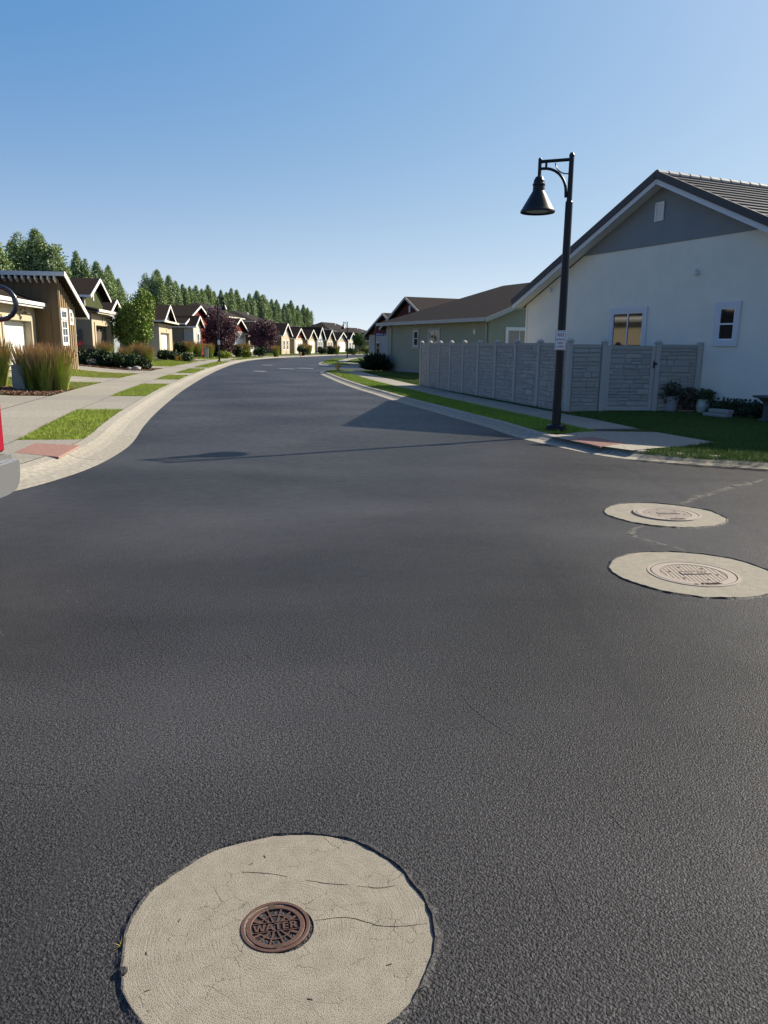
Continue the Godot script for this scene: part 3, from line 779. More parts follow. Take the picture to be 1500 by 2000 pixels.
func sewer(at: Vector3, label: String, turn: float) -> void:
	var t := thing("manhole_cover", label, "manhole cover", at, turn, "sewer manhole covers")
	var mb := MB.new()
	ring(mb, 0.318, 0.342, -0.02, 0.009, 56)
	part("frame", mb, M.lid, t)
	mb = MB.new()
	mb.lathe([Vector2(0.317, 0.0), Vector2(0.317, 0.0022), Vector2(0, 0.0022)], 56)
	part("groove", mb, M.lid_dark, t)
	mb = MB.new()
	ring(mb, 0.246, 0.310, 0.0, 0.008, 56)
	part("rim", mb, M.lid, t)
	mb = MB.new()
	mb.lathe([Vector2(0.240, 0.0), Vector2(0.240, 0.006), Vector2(0, 0.006)], 56)
	part("plate", mb, M.lid, t)
	mb = MB.new()
	for i in 15:
		var x := -0.224 + i * 0.032
		var h := sqrt(0.235 * 0.235 - x * x)
		mb.box(x - 0.0025, x + 0.0025, 0.0062, 0.0068, -h, h)
	part("grooves", mb, M.lid_dark, t).rotation.y = -0.12
	mb = MB.new()
	mb.box(-0.10, 0.13, 0.0062, 0.013, -0.028, 0.032)
	part("name_plate", mb, M.lid, t)
	mb = MB.new()
	mb.box(-0.10, 0.125, 0.013, 0.0136, -0.033, -0.022)
	for i in 7:
		if i != 3: mb.box(-0.08 + i * 0.027, -0.064 + i * 0.027, 0.0131, 0.0137, 0.0, 0.022)
	part("raised_marks", mb, M.lid_dark, t)
	mb = MB.new()
	for i in 6:
		var a := TAU * (i + 0.3) / 6
		mb.lathe([Vector2(0.013, 0.0062), Vector2(0.013, 0.0072), Vector2(0, 0.0072)], 10, Vector3(cos(a) * 0.175, 0, sin(a) * 0.175))
	mb.box(-0.13, -0.10, 0.0082, 0.0086, 0.262, 0.285)
	part("pick_hole", mb, M.lid_dark, t)
	var word := "SEWER"
	for k in 5:
		var a := PI / 2 - (k - 2) * 0.115
		var o := obj("letter", letters(word[k], 0.052, 0.006), M.lid_dark, t)
		o.transform = Transform3D(Basis(Vector3.UP, PI / 2 - a) * Basis(Vector3.RIGHT, -PI / 2), Vector3(cos(a) * 0.278, 0.0082, sin(a) * 0.278))

# ---------------------------------------------------------------- street furniture
func street_lamp(label: String, at: Vector3, yaw: float) -> Node3D: # arm points to local +x
	var t := thing("street_lamp", label, "street lamp", at, yaw, "black street lamps with bell shades")
	var m: Material = M.lamp_black
	var mb := MB.new()
	mb.bevel(Vector3(0.36, 0.05, 0.36), 0.012, Vector3(0, 0.035, 0))
	mb.lathe([Vector2(0.17, 0.06), Vector2(0.17, 0.09), Vector2(0.15, 0.12), Vector2(0.105, 0.13)], 20)
	part("base_plate", mb, m, t)
	mb = MB.new()
	for sx in [-1, 1]:
		for sz in [-1, 1]:
			mb.lathe([Vector2(0.018, 0.06), Vector2(0.018, 0.10), Vector2(0, 0.10)], 6, Vector3(sx * 0.145, 0, sz * 0.145))
	part("bolts", mb, m, t)
	mb = MB.new()
	mb.lathe([Vector2(0.088, 0.12), Vector2(0.078, 2.2), Vector2(0.068, 4.24), Vector2(0.058, 4.26), Vector2(0.056, 4.27)], 20)
	part("pole", mb, m, t)
	mb = MB.new()
	mb.lathe([Vector2(0.05, 4.25), Vector2(0.046, 5.03), Vector2(0.05, 5.035), Vector2(0.05, 5.06), Vector2(0.03, 5.10), Vector2(0, 5.105)], 16)
	part("upper_pole", mb, m, t)
	mb = MB.new()
	mb.tube([Vector3(0.03, 4.985, 0), Vector3(0.55, 4.985, 0)], [0.03, 0.03], 10)
	part("arm", mb, m, t)
	mb = MB.new()
	var pts := []
	var rr := []
	for i in 13:
		var a := PI / 2 * i / 12.0
		pts.append(Vector3(0.075 + 0.42 * (1 - cos(a)), 4.42 + 0.44 * sin(a), 0)); rr.append(0.026)
	pts.append(Vector3(0.55, 4.862, 0)); rr.append(0.026)
	pts.push_front(Vector3(0.07, 4.33, 0)); rr.append(0.026)
	mb.tube(pts, rr, 10)
	part("brace", mb, m, t)
	mb = MB.new()
	pts = []; rr = []
	for i in 11:
		var a := PI / 2 * i / 10.0
		pts.append(Vector3(0.035 + 0.26 * (1 - cos(a)) , 4.71 + 0.25 * (1 - sin(a)), 0).lerp(Vector3(0.035 + 0.26 * sin(a), 4.97 - 0.25 * cos(a), 0), 0.9)); rr.append(0.011)
	mb.tube(pts, rr, 7)
	mb.box(0.44, 0.48, 4.86, 4.985, -0.02, 0.02)
	part("scroll", mb, m, t)
	mb = MB.new()
	mb.lathe([Vector2(0.034, 4.70), Vector2(0.034, 5.03), Vector2(0.02, 5.055), Vector2(0, 5.06)], 14, Vector3(0.58, 0, 0))
	part("hanger", mb, m, t)
	mb = MB.new()
	mb.lathe([Vector2(0.318, 4.085), Vector2(0.322, 4.09), Vector2(0.322, 4.12), Vector2(0.30, 4.15), Vector2(0.112, 4.47), Vector2(0.108, 4.56), Vector2(0.118, 4.575), Vector2(0.118, 4.595), Vector2(0.104, 4.61), Vector2(0.098, 4.66), Vector2(0.07, 4.715), Vector2(0.03, 4.74)], 40, Vector3(0.58, 0, 0))
	mb.lathe([Vector2(0.30, 4.14), Vector2(0.318, 4.085)], 40, Vector3(0.58, 0, 0))
	var shd := part("shade", mb, m, t)
	mb = MB.new()
	mb.lathe([Vector2(0, 4.10), Vector2(0.2, 4.105), Vector2(0.30, 4.13)], 32, Vector3(0.58, 0, 0))
	part("lens", mb, M.lens, shd)
	return t

func furniture() -> void:
	var yaw := PI - 0.38
	var l1 := street_lamp("tall black street lamp beside the fence with a no parking sign on it", Vector3(3.37, 0.12, -15.17), yaw)
	dup(l1, Vector3(-15.45, 0.12, -72.6), 0.12, "second black street lamp on the grass verge in front of a plum tree", Vector3(1.0, 1.15, 1.0))
	dup(l1, Vector3(-5.09, 0.118, -103.4), PI - 0.2, "farthest black street lamp beyond the side street", Vector3(0.95, 0.93, 0.95))
	var sg := thing("parking_sign", "small white sign reading NO PARKING FIRE LANE on the lamp post", "sign", Vector3(3.37, 1.86, -15.17), -0.35)
	var mb := MB.new()
	mb.bevel(Vector3(0.205, 0.365, 0.006), 0.002, Vector3(0, 0, 0.094))
	part("plate", mb, M.sign_white, sg)
	mb = MB.new()
	for s in [-1.0, 1.0]:
		mb.box(s * 0.09 - 0.003, s * 0.09 + 0.003, -0.168, 0.168, 0.0974, 0.0984)
		mb.box(-0.087, 0.087, s * 0.168 - 0.003, s * 0.168 + 0.003, 0.0974, 0.0984)
	part("border", mb, M.sign_red, sg)
	for k in [["NO", 0.10, 0.066], ["PARKING", 0.015, 0.030], ["FIRE", -0.055, 0.042], ["LANE", -0.118, 0.042]]:
		var o := obj("lettering", letters(k[0], k[2] * 1.25, 0.002), M.sign_red, sg)
		o.position = Vector3(0, k[1], 0.0985)
	mb = MB.new()
	for y in [-0.15, 0.15]: mb.box(-0.03, 0.03, y - 0.012, y + 0.012, 0.07, 0.091)
	part("bracket", mb, M.lamp_black, sg)
	var s2 := thing("lamp_plate", "small pale plate on the second street lamp's pole", "sign", Vector3(-15.45, 1.9, -72.6), 0.25)
	mb = MB.new()
	mb.bevel(Vector3(0.22, 0.4, 0.01), 0.002, Vector3(0, 0, 0.1))
	part("plate", mb, M.sign_white, s2)
	# street name sign
	var ss := thing("street_sign", "blue street name sign on a black pole above the dark bush", "street sign", Vector3(-0.72, 0.11, -52.6), 0.0)
	mb = MB.new()
	mb.lathe([Vector2(0.035, 0), Vector2(0.032, 2.78), Vector2(0.045, 2.8), Vector2(0.02, 2.9), Vector2(0, 2.91)], 10)
	part("pole", mb, M.lamp_black, ss)
	mb = MB.new()
	mb.bevel(Vector3(0.68, 0.19, 0.01), 0.003, Vector3(0.38, 2.40, 0.03))
	part("name_blade", mb, M.blue, ss)
	mb = MB.new()
	var xx := 0.08
	for w in [0.035, 0.03, 0.032, 0.026, 0.034, 0.03, 0.0, 0.036, 0.03, 0.034]:
		if w > 0: mb.box(xx, xx + w, 2.36, 2.44, 0.0352, 0.037)
		xx += w + 0.012 + (0.03 if w == 0.0 else 0.0)
	mb.prism([Vector2(0.6, 2.34), Vector2(0.69, 2.34), Vector2(0.645, 2.45)], 0.0352, 0.037)
	part("white_marks", mb, M.sign_white, ss)
	mb = MB.new()
	mb.bevel(Vector3(0.01, 0.19, 0.6), 0.003, Vector3(-0.02, 2.62, 0.0))
	part("cross_blade", mb, M.blue, ss)
	# hydrants
	var h := thing("fire_hydrant", "yellow orange fire hydrant at the near corner of the side street", "fire hydrant", Vector3(-3.05, 0.1, -49.85), 0.4)
	mb = MB.new()
	mb.lathe([Vector2(0.14, 0), Vector2(0.14, 0.03), Vector2(0.10, 0.04), Vector2(0.10, 0.42), Vector2(0.125, 0.43), Vector2(0.125, 0.47), Vector2(0.11, 0.48)], 18)
	part("barrel", mb, M.hydrant, h)
	mb = MB.new()
	mb.lathe([Vector2(0.115, 0.48), Vector2(0.105, 0.55), Vector2(0.07, 0.60), Vector2(0.03, 0.615), Vector2(0.03, 0.66), Vector2(0, 0.66)], 18)
	part("bonnet", mb, M.hydrant, h)
	for a in [0.0, PI, PI / 2]:
		mb = MB.new()
		mb.tube([Vector3(0.06, 0.34, 0), Vector3(0.17, 0.34, 0), Vector3(0.171, 0.34, 0), Vector3(0.20, 0.34, 0)], [0.05, 0.05, 0.062, 0.062], 12)
		part("outlet", mb, M.hydrant, h).rotation.y = a
	dup(h, Vector3(-12.9, 0.11, -118.5), 1.2, "tiny far fire hydrant on the left kerb of the bend")
	# utility pedestals
	for k in [[-12.15, -25.75, 0.36, 0.78, "tall grey utility pedestal between the grass clumps at the left"], [-20.3, -88.5, 0.45, 1.15, "pale utility box in front of the far ornamental grass"]]:
		var p := thing("utility_pedestal", k[4], "utility box", Vector3(k[0], left_y(k[0], k[1]) - 0.01, k[1]), 0.6, "utility pedestals")
		mb = MB.new()
		mb.bevel(Vector3(k[2], k[3], k[2] * 0.8), 0.03, Vector3(0, k[3] / 2, 0))
		part("cabinet", mb, M.utility, p)
		mb = MB.new()
		mb.prism([Vector2(-k[2] / 2 - 0.015, k[3] - 0.01), Vector2(k[2] / 2 + 0.015, k[3] - 0.01), Vector2(k[2] / 2 + 0.01, k[3] + 0.03), Vector2(k[2] * 0.25, k[3] + 0.06), Vector2(-k[2] * 0.25, k[3] + 0.06), Vector2(-k[2] / 2 - 0.01, k[3] + 0.03)], -k[2] * 0.43, k[2] * 0.43)
		part("cap", mb, M.utility, p)
	var p2 := thing("utility_post", "slim pale utility post beside the tall grey pedestal", "utility box", Vector3(-11.72, 0.17, -25.9), 0.3)
	mb = MB.new()
	mb.bevel(Vector3(0.11, 0.5, 0.11), 0.015, Vector3(0, 0.25, 0))
	part("post", mb, M.utility, p2)
	mb = MB.new()
	mb.bevel(Vector3(0.15, 0.07, 0.15), 0.02, Vector3(0, 0.53, 0))
	part("cap", mb, M.utility, p2)

# ---------------------------------------------------------------- fence
func rock_mesh(sd: int) -> ArrayMesh: # a unit split-face stone, facing +z, irregular edges
	var r := RandomNumberGenerator.new()
	r.seed = sd
	var b := MB.new()
	var f := []
	for k in 4:
		var sx: float = [-1, 1, 1, -1][k]; var sy: float = [-1, -1, 1, 1][k]
		f.append([Vector3(sx * 0.5, sy * 0.5, 0), Vector3(sx * r.randf_range(0.44, 0.49), sy * r.randf_range(0.36, 0.46), r.randf_range(0.6, 1.0))])
	var mid := Vector3(r.randf_range(-0.15, 0.15), r.randf_range(-0.12, 0.12), r.randf_range(0.8, 1.15))
	for k in 4:
		var j := (k + 1) % 4
		b.quad(f[k][0], f[j][0], f[j][1], f[k][1])
		b.tri(f[k][1], f[j][1], mid)
	return b.mesh()
var rocks := []
func stone_panel(fence: Node3D, called: String, a: float, b: float, y0: float, y1: float, single: bool, r: RandomNumberGenerator) -> void:
	# a panel in the fence's local x-y plane, stones on +z
	var mb := MB.new()
	mb.box(a, b, y0, y1, -0.03, 0.012)
	mb.box(a, b, y1 - 0.09, y1, 0.012, 0.04)
	mb.box(a, b, y0, y0 + 0.03, 0.012, 0.035)
	var pan := part(called, mb, M.fence_back, fence)
	var y := y0 + 0.04
	var bulk := MB.new()
	while y < y1 - 0.13:
		var h := minf(r.randf_range(0.085, 0.17), y1 - 0.10 - y)
		var x := a + 0.015
		while x < b - 0.03:
			var w := minf(r.randf_range(0.16, 0.52), b - 0.015 - x)
			if b - 0.015 - (x + w) < 0.1: w = b - 0.015 - x
			var parts := [[y, h]]
			if h > 0.14 and r.randf() < 0.45: parts = [[y, h * 0.48], [y + h * 0.5, h * 0.5]]
			for q in parts:
				var t := Transform3D(Basis.from_scale(Vector3(w - 0.016, q[1] - 0.016, r.randf_range(0.02, 0.034))), Vector3(x + w / 2, q[0] + q[1] / 2, 0.011))
				var ms: Mesh = rocks[r.randi() % rocks.size()]
				if single:
					var o := obj("stone", ms, M["stone%d" % (r.randi() % 3)], pan)
					o.transform = t
				else:
					
					var va: PackedVector3Array = ms.surface_get_arrays(0)[Mesh.ARRAY_VERTEX]
					for w3 in va.size() / 3: bulk.tri(t * va[w3 * 3], t * va[w3 * 3 + 2], t * va[w3 * 3 + 1])
			x += w
		y += h
	if not single:
		var o := obj("stones", bulk.mesh(), M.stone1, pan)
		o.set_meta("kind", "stuff")
func post(fence: Node3D, x: float, y0: float, y1: float, cap := true) -> void:
	var mb := MB.new()
	mb.bevel(Vector3(0.13, y1 - y0, 0.13), 0.012, Vector3(x, (y0 + y1) / 2, 0))
	var p := part("post", mb, M.fence_post, fence)
	if cap:
		mb = MB.new()
		mb.bevel(Vector3(0.17, 0.03, 0.17), 0.006, Vector3(x, y1 + 0.015, 0))
		mb.lathe([Vector2(0.085, y1 + 0.03), Vector2(0.075, y1 + 0.06), Vector2(0.045, y1 + 0.085), Vector2(0, y1 + 0.095)], 14, Vector3(x, 0, 0))
		part("cap", mb, M.fence_post, p)
func fences() -> void:
	for i in 6: rocks.append(rock_mesh(500 + i))
	var r := RandomNumberGenerator.new()
	r.seed = 77
	var P1 := Vector3(4.66, 0.12, -19.9); var P0 := Vector3(1.50, 0.12, -32.9)
	var d := P1 - P0
	# local +x runs towards the camera, +z faces the street
	var f := thing("stone_fence", "long grey moulded stone fence along the right sidewalk", "fence", P0, atan2(-d.z, d.x))
	var L := d.length()
	var at := [0.0, 1.22, 2.55, 3.91, 5.36, 6.88, 8.43, 10.0, 11.62, L]
	for i in 10:
		if i < 9: stone_panel(f, "panel", at[i] + 0.065, at[i + 1] - 0.065, -0.03, 1.73, i >= 6, r)
		post(f, at[i], 0.0, 1.74 if i < 9 else 1.76)
	var W := white_at(1.72)
	var e := W - P1
	e.y = 0
	var g := thing("stone_fence_return", "grey stone fence return with a gate from the corner post to the white house", "fence", P1, atan2(-e.z, e.x))
	var k := e.length() / 4.62
	stone_panel(g, "panel", 0.065, 1.08 * k, -0.03, 1.70, true, r)
	post(g, 1.19 * k, 0.0, 1.74)
	stone_panel(g, "gate_panel", 1.30 * k, 2.90 * k, -0.02, 1.68, true, r)
	var mb := MB.new()
	mb.box(1.27 * k, 1.40 * k, 0.04, 1.68, 0.013, 0.05)
	mb.box(2.82 * k, 2.95 * k, 0.04, 1.68, 0.013, 0.05)
	mb.box(1.40 * k, 2.82 * k, 0.04, 0.14, 0.013, 0.05)
	part("gate_frame", mb, M.fence_post, g)
	mb = MB.new()
	mb.box(2.93 * k, 3.02 * k, 1.2, 1.25, 0.066, 0.09)
	mb.box(2.9 * k, 2.94 * k, 1.12, 1.30, 0.052, 0.07)
	part("latch", mb, M.lamp_black, g)
	post(g, 3.06 * k, 0.0, 1.74)
	stone_panel(g, "panel", 3.13 * k, 4.45 * k, -0.03, 1.72, true, r)
	post(g, 4.52 * k, 0.0, 1.79, false)
# ---------------------------------------------------------------- building pieces
func slab(root: Node3D, called: String, p: Array, th: float, m: Material) -> MeshInstance3D:
	var mb := MB.new()
	var dn := Vector3.DOWN * th
	if p.size() == 3:
		var c3: Vector3 = (p[0] + p[1] + p[2]) / 3.0 + dn / 2
		for f in [[p[0], p[1], p[2]], [p[2] + dn, p[1] + dn, p[0] + dn]]: mb.tri(f[0], f[1], f[2])
		for i in 3:
			var a: Vector3 = p[i]; var b: Vector3 = p[(i + 1) % 3]
			if (b - a).cross(dn).dot((a + b) / 2 - c3) > 0: mb.quad(a, b, b + dn, a + dn)
			else: mb.quad(a + dn, b + dn, b, a)
	else:
		mb.hexa([p[0] + dn, p[1] + dn, p[2] + dn, p[3] + dn, p[0], p[1], p[2], p[3]])
	return part(called, mb, m, root)
func fascia(root: Node3D, a: Vector3, b: Vector3, h: float, m: Material, w := 0.045) -> void:
	var mb := MB.new()
	mb.beam(a, b, w, h)
	part("fascia", mb, m, root)
func gable_z(root: Node3D, x0: float, x1: float, zb: float, zf: float, ye: float, yp: float, m: Material, tr: Material, th := 0.16) -> void:
	var xm := (x0 + x1) / 2
	slab(root, "roof", [Vector3(x0, ye, zb), Vector3(x0, ye, zf), Vector3(xm, yp, zf), Vector3(xm, yp, zb)], th, m)
	slab(root, "roof", [Vector3(x1, ye, zf), Vector3(x1, ye, zb), Vector3(xm, yp, zb), Vector3(xm, yp, zf)], th, m)
	fascia(root, Vector3(x0, ye - 0.11, zf + 0.025), Vector3(xm, yp - 0.11, zf + 0.025), 0.2, tr)
	fascia(root, Vector3(x1, ye - 0.11, zf + 0.025), Vector3(xm, yp - 0.11, zf + 0.025), 0.2, tr)
	for x in [x0 - 0.03, x1 + 0.03]: fascia(root, Vector3(x, ye - 0.07, zb), Vector3(x, ye - 0.07, zf), 0.15, tr, 0.06)
func gable_x(root: Node3D, x0: float, x1: float, zb: float, zf: float, ye: float, yp: float, m: Material, tr: Material, th := 0.16) -> void:
	var zm := (zb + zf) / 2
	slab(root, "roof", [Vector3(x0, ye, zf), Vector3(x1, ye, zf), Vector3(x1, yp, zm), Vector3(x0, yp, zm)], th, m)
	slab(root, "roof", [Vector3(x1, ye, zb), Vector3(x0, ye, zb), Vector3(x0, yp, zm), Vector3(x1, yp, zm)], th, m)
	for x in [x0 - 0.025, x1 + 0.025]:
		fascia(root, Vector3(x, ye - 0.11, zf), Vector3(x, yp - 0.11, zm), 0.2, tr)
		fascia(root, Vector3(x, ye - 0.11, zb), Vector3(x, yp - 0.11, zm), 0.2, tr)
	fascia(root, Vector3(x0, ye - 0.07, zf + 0.03), Vector3(x1, ye - 0.07, zf + 0.03), 0.15, tr, 0.06)
func hip(root: Node3D, x0: float, x1: float, zb: float, zf: float, ye: float, yp: float, m: Material, tr: Material, th := 0.16) -> void:
	var a := Vector3(x0, ye, zf); var b := Vector3(x1, ye, zf); var c := Vector3(x1, ye, zb); var d := Vector3(x0, ye, zb)
	var h := minf(x1 - x0, zf - zb) / 2
	var e := Vector3((x0 + x1) / 2, yp, zf - h); var f := Vector3((x0 + x1) / 2, yp, zb + h)
	if x1 - x0 > zf - zb:
		e = Vector3(x0 + h, yp, (zb + zf) / 2); f = Vector3(x1 - h, yp, (zb + zf) / 2)
		slab(root, "roof", [a, b, f, e], th, m); slab(root, "roof", [c, d, e, f], th, m)
		slab(root, "roof", [d, a, e], th, m); slab(root, "roof", [b, c, f], th, m)
	else:
		slab(root, "roof", [a, b, e], th, m); slab(root, "roof", [c, d, f], th, m)
		slab(root, "roof", [d, a, e, f], th, m); slab(root, "roof", [b, c, f, e], th, m)
	fascia(root, a + Vector3(0, -0.07, 0.03), b + Vector3(0, -0.07, 0.03), 0.17, tr, 0.07)
	fascia(root, a + Vector3(-0.03, -0.07, 0), d + Vector3(-0.03, -0.07, 0), 0.17, tr, 0.07)
	fascia(root, b + Vector3(0.03, -0.07, 0), c + Vector3(0.03, -0.07, 0), 0.17, tr, 0.07)
func window(root: Node3D, at: Vector3, yaw: float, w: float, h: float, tw: float, tr: Material, sash: Material, vx := [], hy := [], proud := 0.05) -> MeshInstance3D: # at: bottom middle on the wall; w, h of the glass
	var mb := MB.new()
	mb.box(-w / 2 - tw, -w / 2, -tw, h + tw, 0, proud)
	mb.box(w / 2, w / 2 + tw, -tw, h + tw, 0, proud)
	mb.box(-w / 2, w / 2, h, h + tw, 0, proud)
	mb.box(-w / 2, w / 2, -tw, 0, 0, proud)
	var o := part("window", mb, tr, root)
	o.position = at
	o.rotation.y = yaw
	bx("pane", o, M.glass, -w / 2, w / 2, 0, h, 0.002, 0.012)
	mb = MB.new()
	var s := 0.035
	mb.box(-w / 2, -w / 2 + s, 0, h, 0.012, 0.035); mb.box(w / 2 - s, w / 2, 0, h, 0.012, 0.035)
	mb.box(-w / 2 + s, w / 2 - s, 0, s, 0.012, 0.035); mb.box(-w / 2 + s, w / 2 - s, h - s, h, 0.012, 0.035)
	for x in vx: mb.box(-w / 2 + w * x - 0.02, -w / 2 + w * x + 0.02, s, h - s, 0.012, 0.033)
	for y in hy: mb.box(-w / 2 + s, w / 2 - s, h * y - 0.02, h * y + 0.02, 0.012, 0.031)
	part("sash", mb, sash, o)
	return o
func garage_door(root: Node3D, x0: float, x1: float, y0: float, y1: float, z: float, m: Material, rows := 4, lights := 0) -> void:
	var o := bx("garage_door", root, m, x0, x1, y0, y1, z - 0.05, z)
	var h := (y1 - y0) / rows
	for i in rows:
		var mb := MB.new()
		mb.bevel(Vector3(x1 - x0 - 0.01, h - 0.018, 0.02), 0.006, Vector3((x0 + x1) / 2, y0 + h * (i + 0.5), z + 0.01))
		part("panel", mb, m, o)
	if lights:
		var w := (x1 - x0) / lights
		for i in lights:
			bx("pane", o, M.glass, x0 + w * i + w * 0.12, x0 + w * (i + 1) - w * 0.12, y1 - h * 0.8, y1 - h * 0.2, z + 0.0205, z + 0.026)
func wall_open(root: Node3D, x0: float, x1: float, y0: float, y1: float, zf: float, zb: float, ox0: float, ox1: float, oy: float, m: Material) -> void: # a garage block whose front has a door opening 0.35 deep
	var mb := MB.new()
	mb.box(x0, ox0, y0, y1, zf - 0.4, zf)
	mb.box(ox1, x1, y0, y1, zf - 0.4, zf)
	mb.box(ox0, ox1, oy, y1, zf - 0.4, zf)
	mb.box(x0, x1, y0, y1, zb, zf - 0.4)
	part("wall", mb, m, root)
func barn_lamp(root: Node3D, x: float, y: float, z: float) -> void:
	var mb := MB.new()
	mb.tube([Vector3(x, y + 0.1, z), Vector3(x, y + 0.22, z + 0.1), Vector3(x, y + 0.2, z + 0.24), Vector3(x, y + 0.05, z + 0.26)], [0.02, 0.02, 0.02, 0.02], 7)
	mb.lathe([Vector2(0.2, 0), Vector2(0.19, 0.02), Vector2(0.05, 0.06), Vector2(0.045, 0.1), Vector2(0, 0.1)], 18, Vector3(x, y - 0.03, z + 0.26))
	part("barn_lamp", mb, M.bronze, root)

var white_o := Vector3.ZERO
func white_at(t: float) -> Vector3: # a point on the white house's gable wall
	return white_o + Vector3(sin(deg_to_rad(24.5)), 0, cos(deg_to_rad(24.5))) * t
func white_house() -> void:
	var h := thing("white_house", "white stucco house with grey gable and concrete tile roof on the right", "house", white_o, deg_to_rad(-65.5))
	var mb := MB.new()
	var un := func(x: float) -> float: return 6.42 - 0.27 - 0.455 * absf(x)
	mb.prism([Vector2(-6.42, 0.42), Vector2(6.42, 0.42), Vector2(6.42, un.call(6.42)), Vector2(3.43, 4.59), Vector2(-3.43, 4.59), Vector2(-6.42, un.call(6.42))], -0.3, 0.0)
	mb.box(-6.42, -6.1, 0.42, un.call(6.42) - 0.05, -13.2, -0.3); mb.box(6.1, 6.42, 0.42, un.call(6.42) - 0.05, -13.2, -0.3)
	mb.prism([Vector2(-6.42, 0.42), Vector2(6.42, 0.42), Vector2(6.42, un.call(6.42)), Vector2(0, un.call(0)), Vector2(-6.42, un.call(6.42))], -13.5, -13.2)
	part("wall", mb, M.white_wall, h)
	h.scale = Vector3.ONE * 0.969
	h.position.y = 0.05
	# the mono-pitch wing at the right, beyond the picture's edge
	mb = MB.new()
	mb.prism([Vector2(4.5, 0.42), Vector2(10.2, 0.42), Vector2(10.2, 2.45), Vector2(4.5, 5.12)], -6.0, 0.02)
	part("wing_wall", mb, M.white_wall, h)
	slab(h, "wing_roof", [Vector3(4.46, 5.37, 0.06), Vector3(10.8, 2.47, 0.06), Vector3(10.8, 2.47, -6.4), Vector3(4.46, 5.37, -6.4)], 0.16, M.tile_b)
	for s in [-1.0, 1.0]:
		slab(h, "soffit", [Vector3(s * 6.7, 6.192 - 0.455 * 6.7, 0.375), Vector3(0, 6.192, 0.375), Vector3(0, 6.192, 0.03), Vector3(s * 6.7, 6.192 - 0.455 * 6.7, 0.03)], 0.02, M.white)
	bx("foundation", h, M.dark_stone, -6.4, 6.4, 0.0, 0.418, -13.4, -0.02)
	mb = MB.new()
	mb.prism([Vector2(-3.5, 4.592), Vector2(3.5, 4.592), Vector2(0, un.call(0) + 0.02)], -0.3, 0.025)
	part("gable_wall", mb, M.slate, h)
	# roof deck, rake boards
	for s in [-1.0, 1.0]:
		var p := [Vector3(s * 6.72, 6.36 - 0.455 * 6.72, 0.38), Vector3(0, 6.36, 0.38), Vector3(0, 6.36, -13.9), Vector3(s * 6.72, 6.36 - 0.455 * 6.72, -13.9)]
		slab(h, "roof", p, 0.16, M.tile_b)
		fascia(h, Vector3(s * 6.72, 6.21 - 0.455 * 6.72, 0.40), Vector3(0, 6.21, 0.40), 0.15, M.trim_grey, 0.05)
		mb = MB.new()
		mb.beam(Vector3(s * 6.76, 6.37 - 0.455 * 6.72, 0.43), Vector3(0, 6.37, 0.43), 0.07, 0.19)
		part("rake_tiles", mb, M.tile_b, h)
		fascia(h, Vector3(s * 6.76, 6.2 - 0.455 * 6.72, 0.38), Vector3(s * 6.76, 6.2 - 0.455 * 6.72, -13.9), 0.14, M.trim_grey)
		# tile courses step up the slope
		for k in 23:
			var xa := 6.76 - k * 0.2935; var xb := maxf(xa - 0.31, 0.05)
			var ya := 6.42 - 0.455 * xa; var yb := 6.42 - 0.455 * xb
			mb = MB.new()
			mb.hexa([Vector3(s * xa, ya - 0.03, 0.43), Vector3(s * xb, yb - 0.05, 0.43), Vector3(s * xb, yb - 0.05, -13.9), Vector3(s * xa, ya - 0.03, -13.9), Vector3(s * xa, ya + 0.045, 0.43), Vector3(s * xb, yb + 0.0, 0.43), Vector3(s * xb, yb + 0.0, -13.9), Vector3(s * xa, ya + 0.045, -13.9)])
			part("tile_course", mb, M.tile_a if (k * 5 + 2) % 3 else M.tile_b, h)
	var rt := MB.new()
	var prof := []
	for i in 9:
		var a := PI * i / 8.0
		prof.append(Vector2(cos(a), sin(a)))
	for i in 8:
		for e in [[0.0, 0.112, 0.42, 0.098]]:
			var p0: Vector2 = prof[i]; var p1: Vector2 = prof[i + 1]
			rt.quad(Vector3(p0.x * e[1], p0.y * e[1], e[0]), Vector3(p0.x * e[3], p0.y * e[3], -e[2]), Vector3(p1.x * e[3], p1.y * e[3], -e[2]), Vector3(p1.x * e[1], p1.y * e[1], e[0]))
			rt.tri(Vector3(0, 0, e[0]), Vector3(p0.x * e[1], p0.y * e[1], e[0]), Vector3(p1.x * e[1], p1.y * e[1], e[0]))
	var rm := rt.mesh()
	for i in 37:
		var o := obj("ridge_tile", rm, M.ridge, h)
		o.position = Vector3(0, 6.385, 0.43 - i * 0.385)
	# louvre vent
	var v := bx("gable_vent", h, M.white, -0.31, -0.02, 5.24, 5.70, 0.026, 0.04)
	for i in 8:
		mb = MB.new()
		mb.boxat(Transform3D(Basis(Vector3.RIGHT, 0.6), Vector3(-0.165, 5.29 + i * 0.052, 0.055)), Vector3(0.24, 0.006, 0.045))
		part("slat", mb, M.white, v)
	mb = MB.new()
	mb.box(-0.33, -0.295, 5.22, 5.72, 0.04, 0.075); mb.box(-0.035, 0.0, 5.22, 5.72, 0.04, 0.075)
	mb.box(-0.295, -0.035, 5.22, 5.25, 0.04, 0.075); mb.box(-0.295, -0.035, 5.69, 5.72, 0.04, 0.075)
	part("frame", mb, M.white, v)
	window(h, Vector3(-1.15, 1.45, 0), 0, 1.3, 1.33, 0.15, M.trim_grey, M.white, [0.5], [])
	window(h, Vector3(2.515, 1.97, 0), 0, 0.5, 0.81, 0.15, M.trim_grey, M.white, [], [0.5])
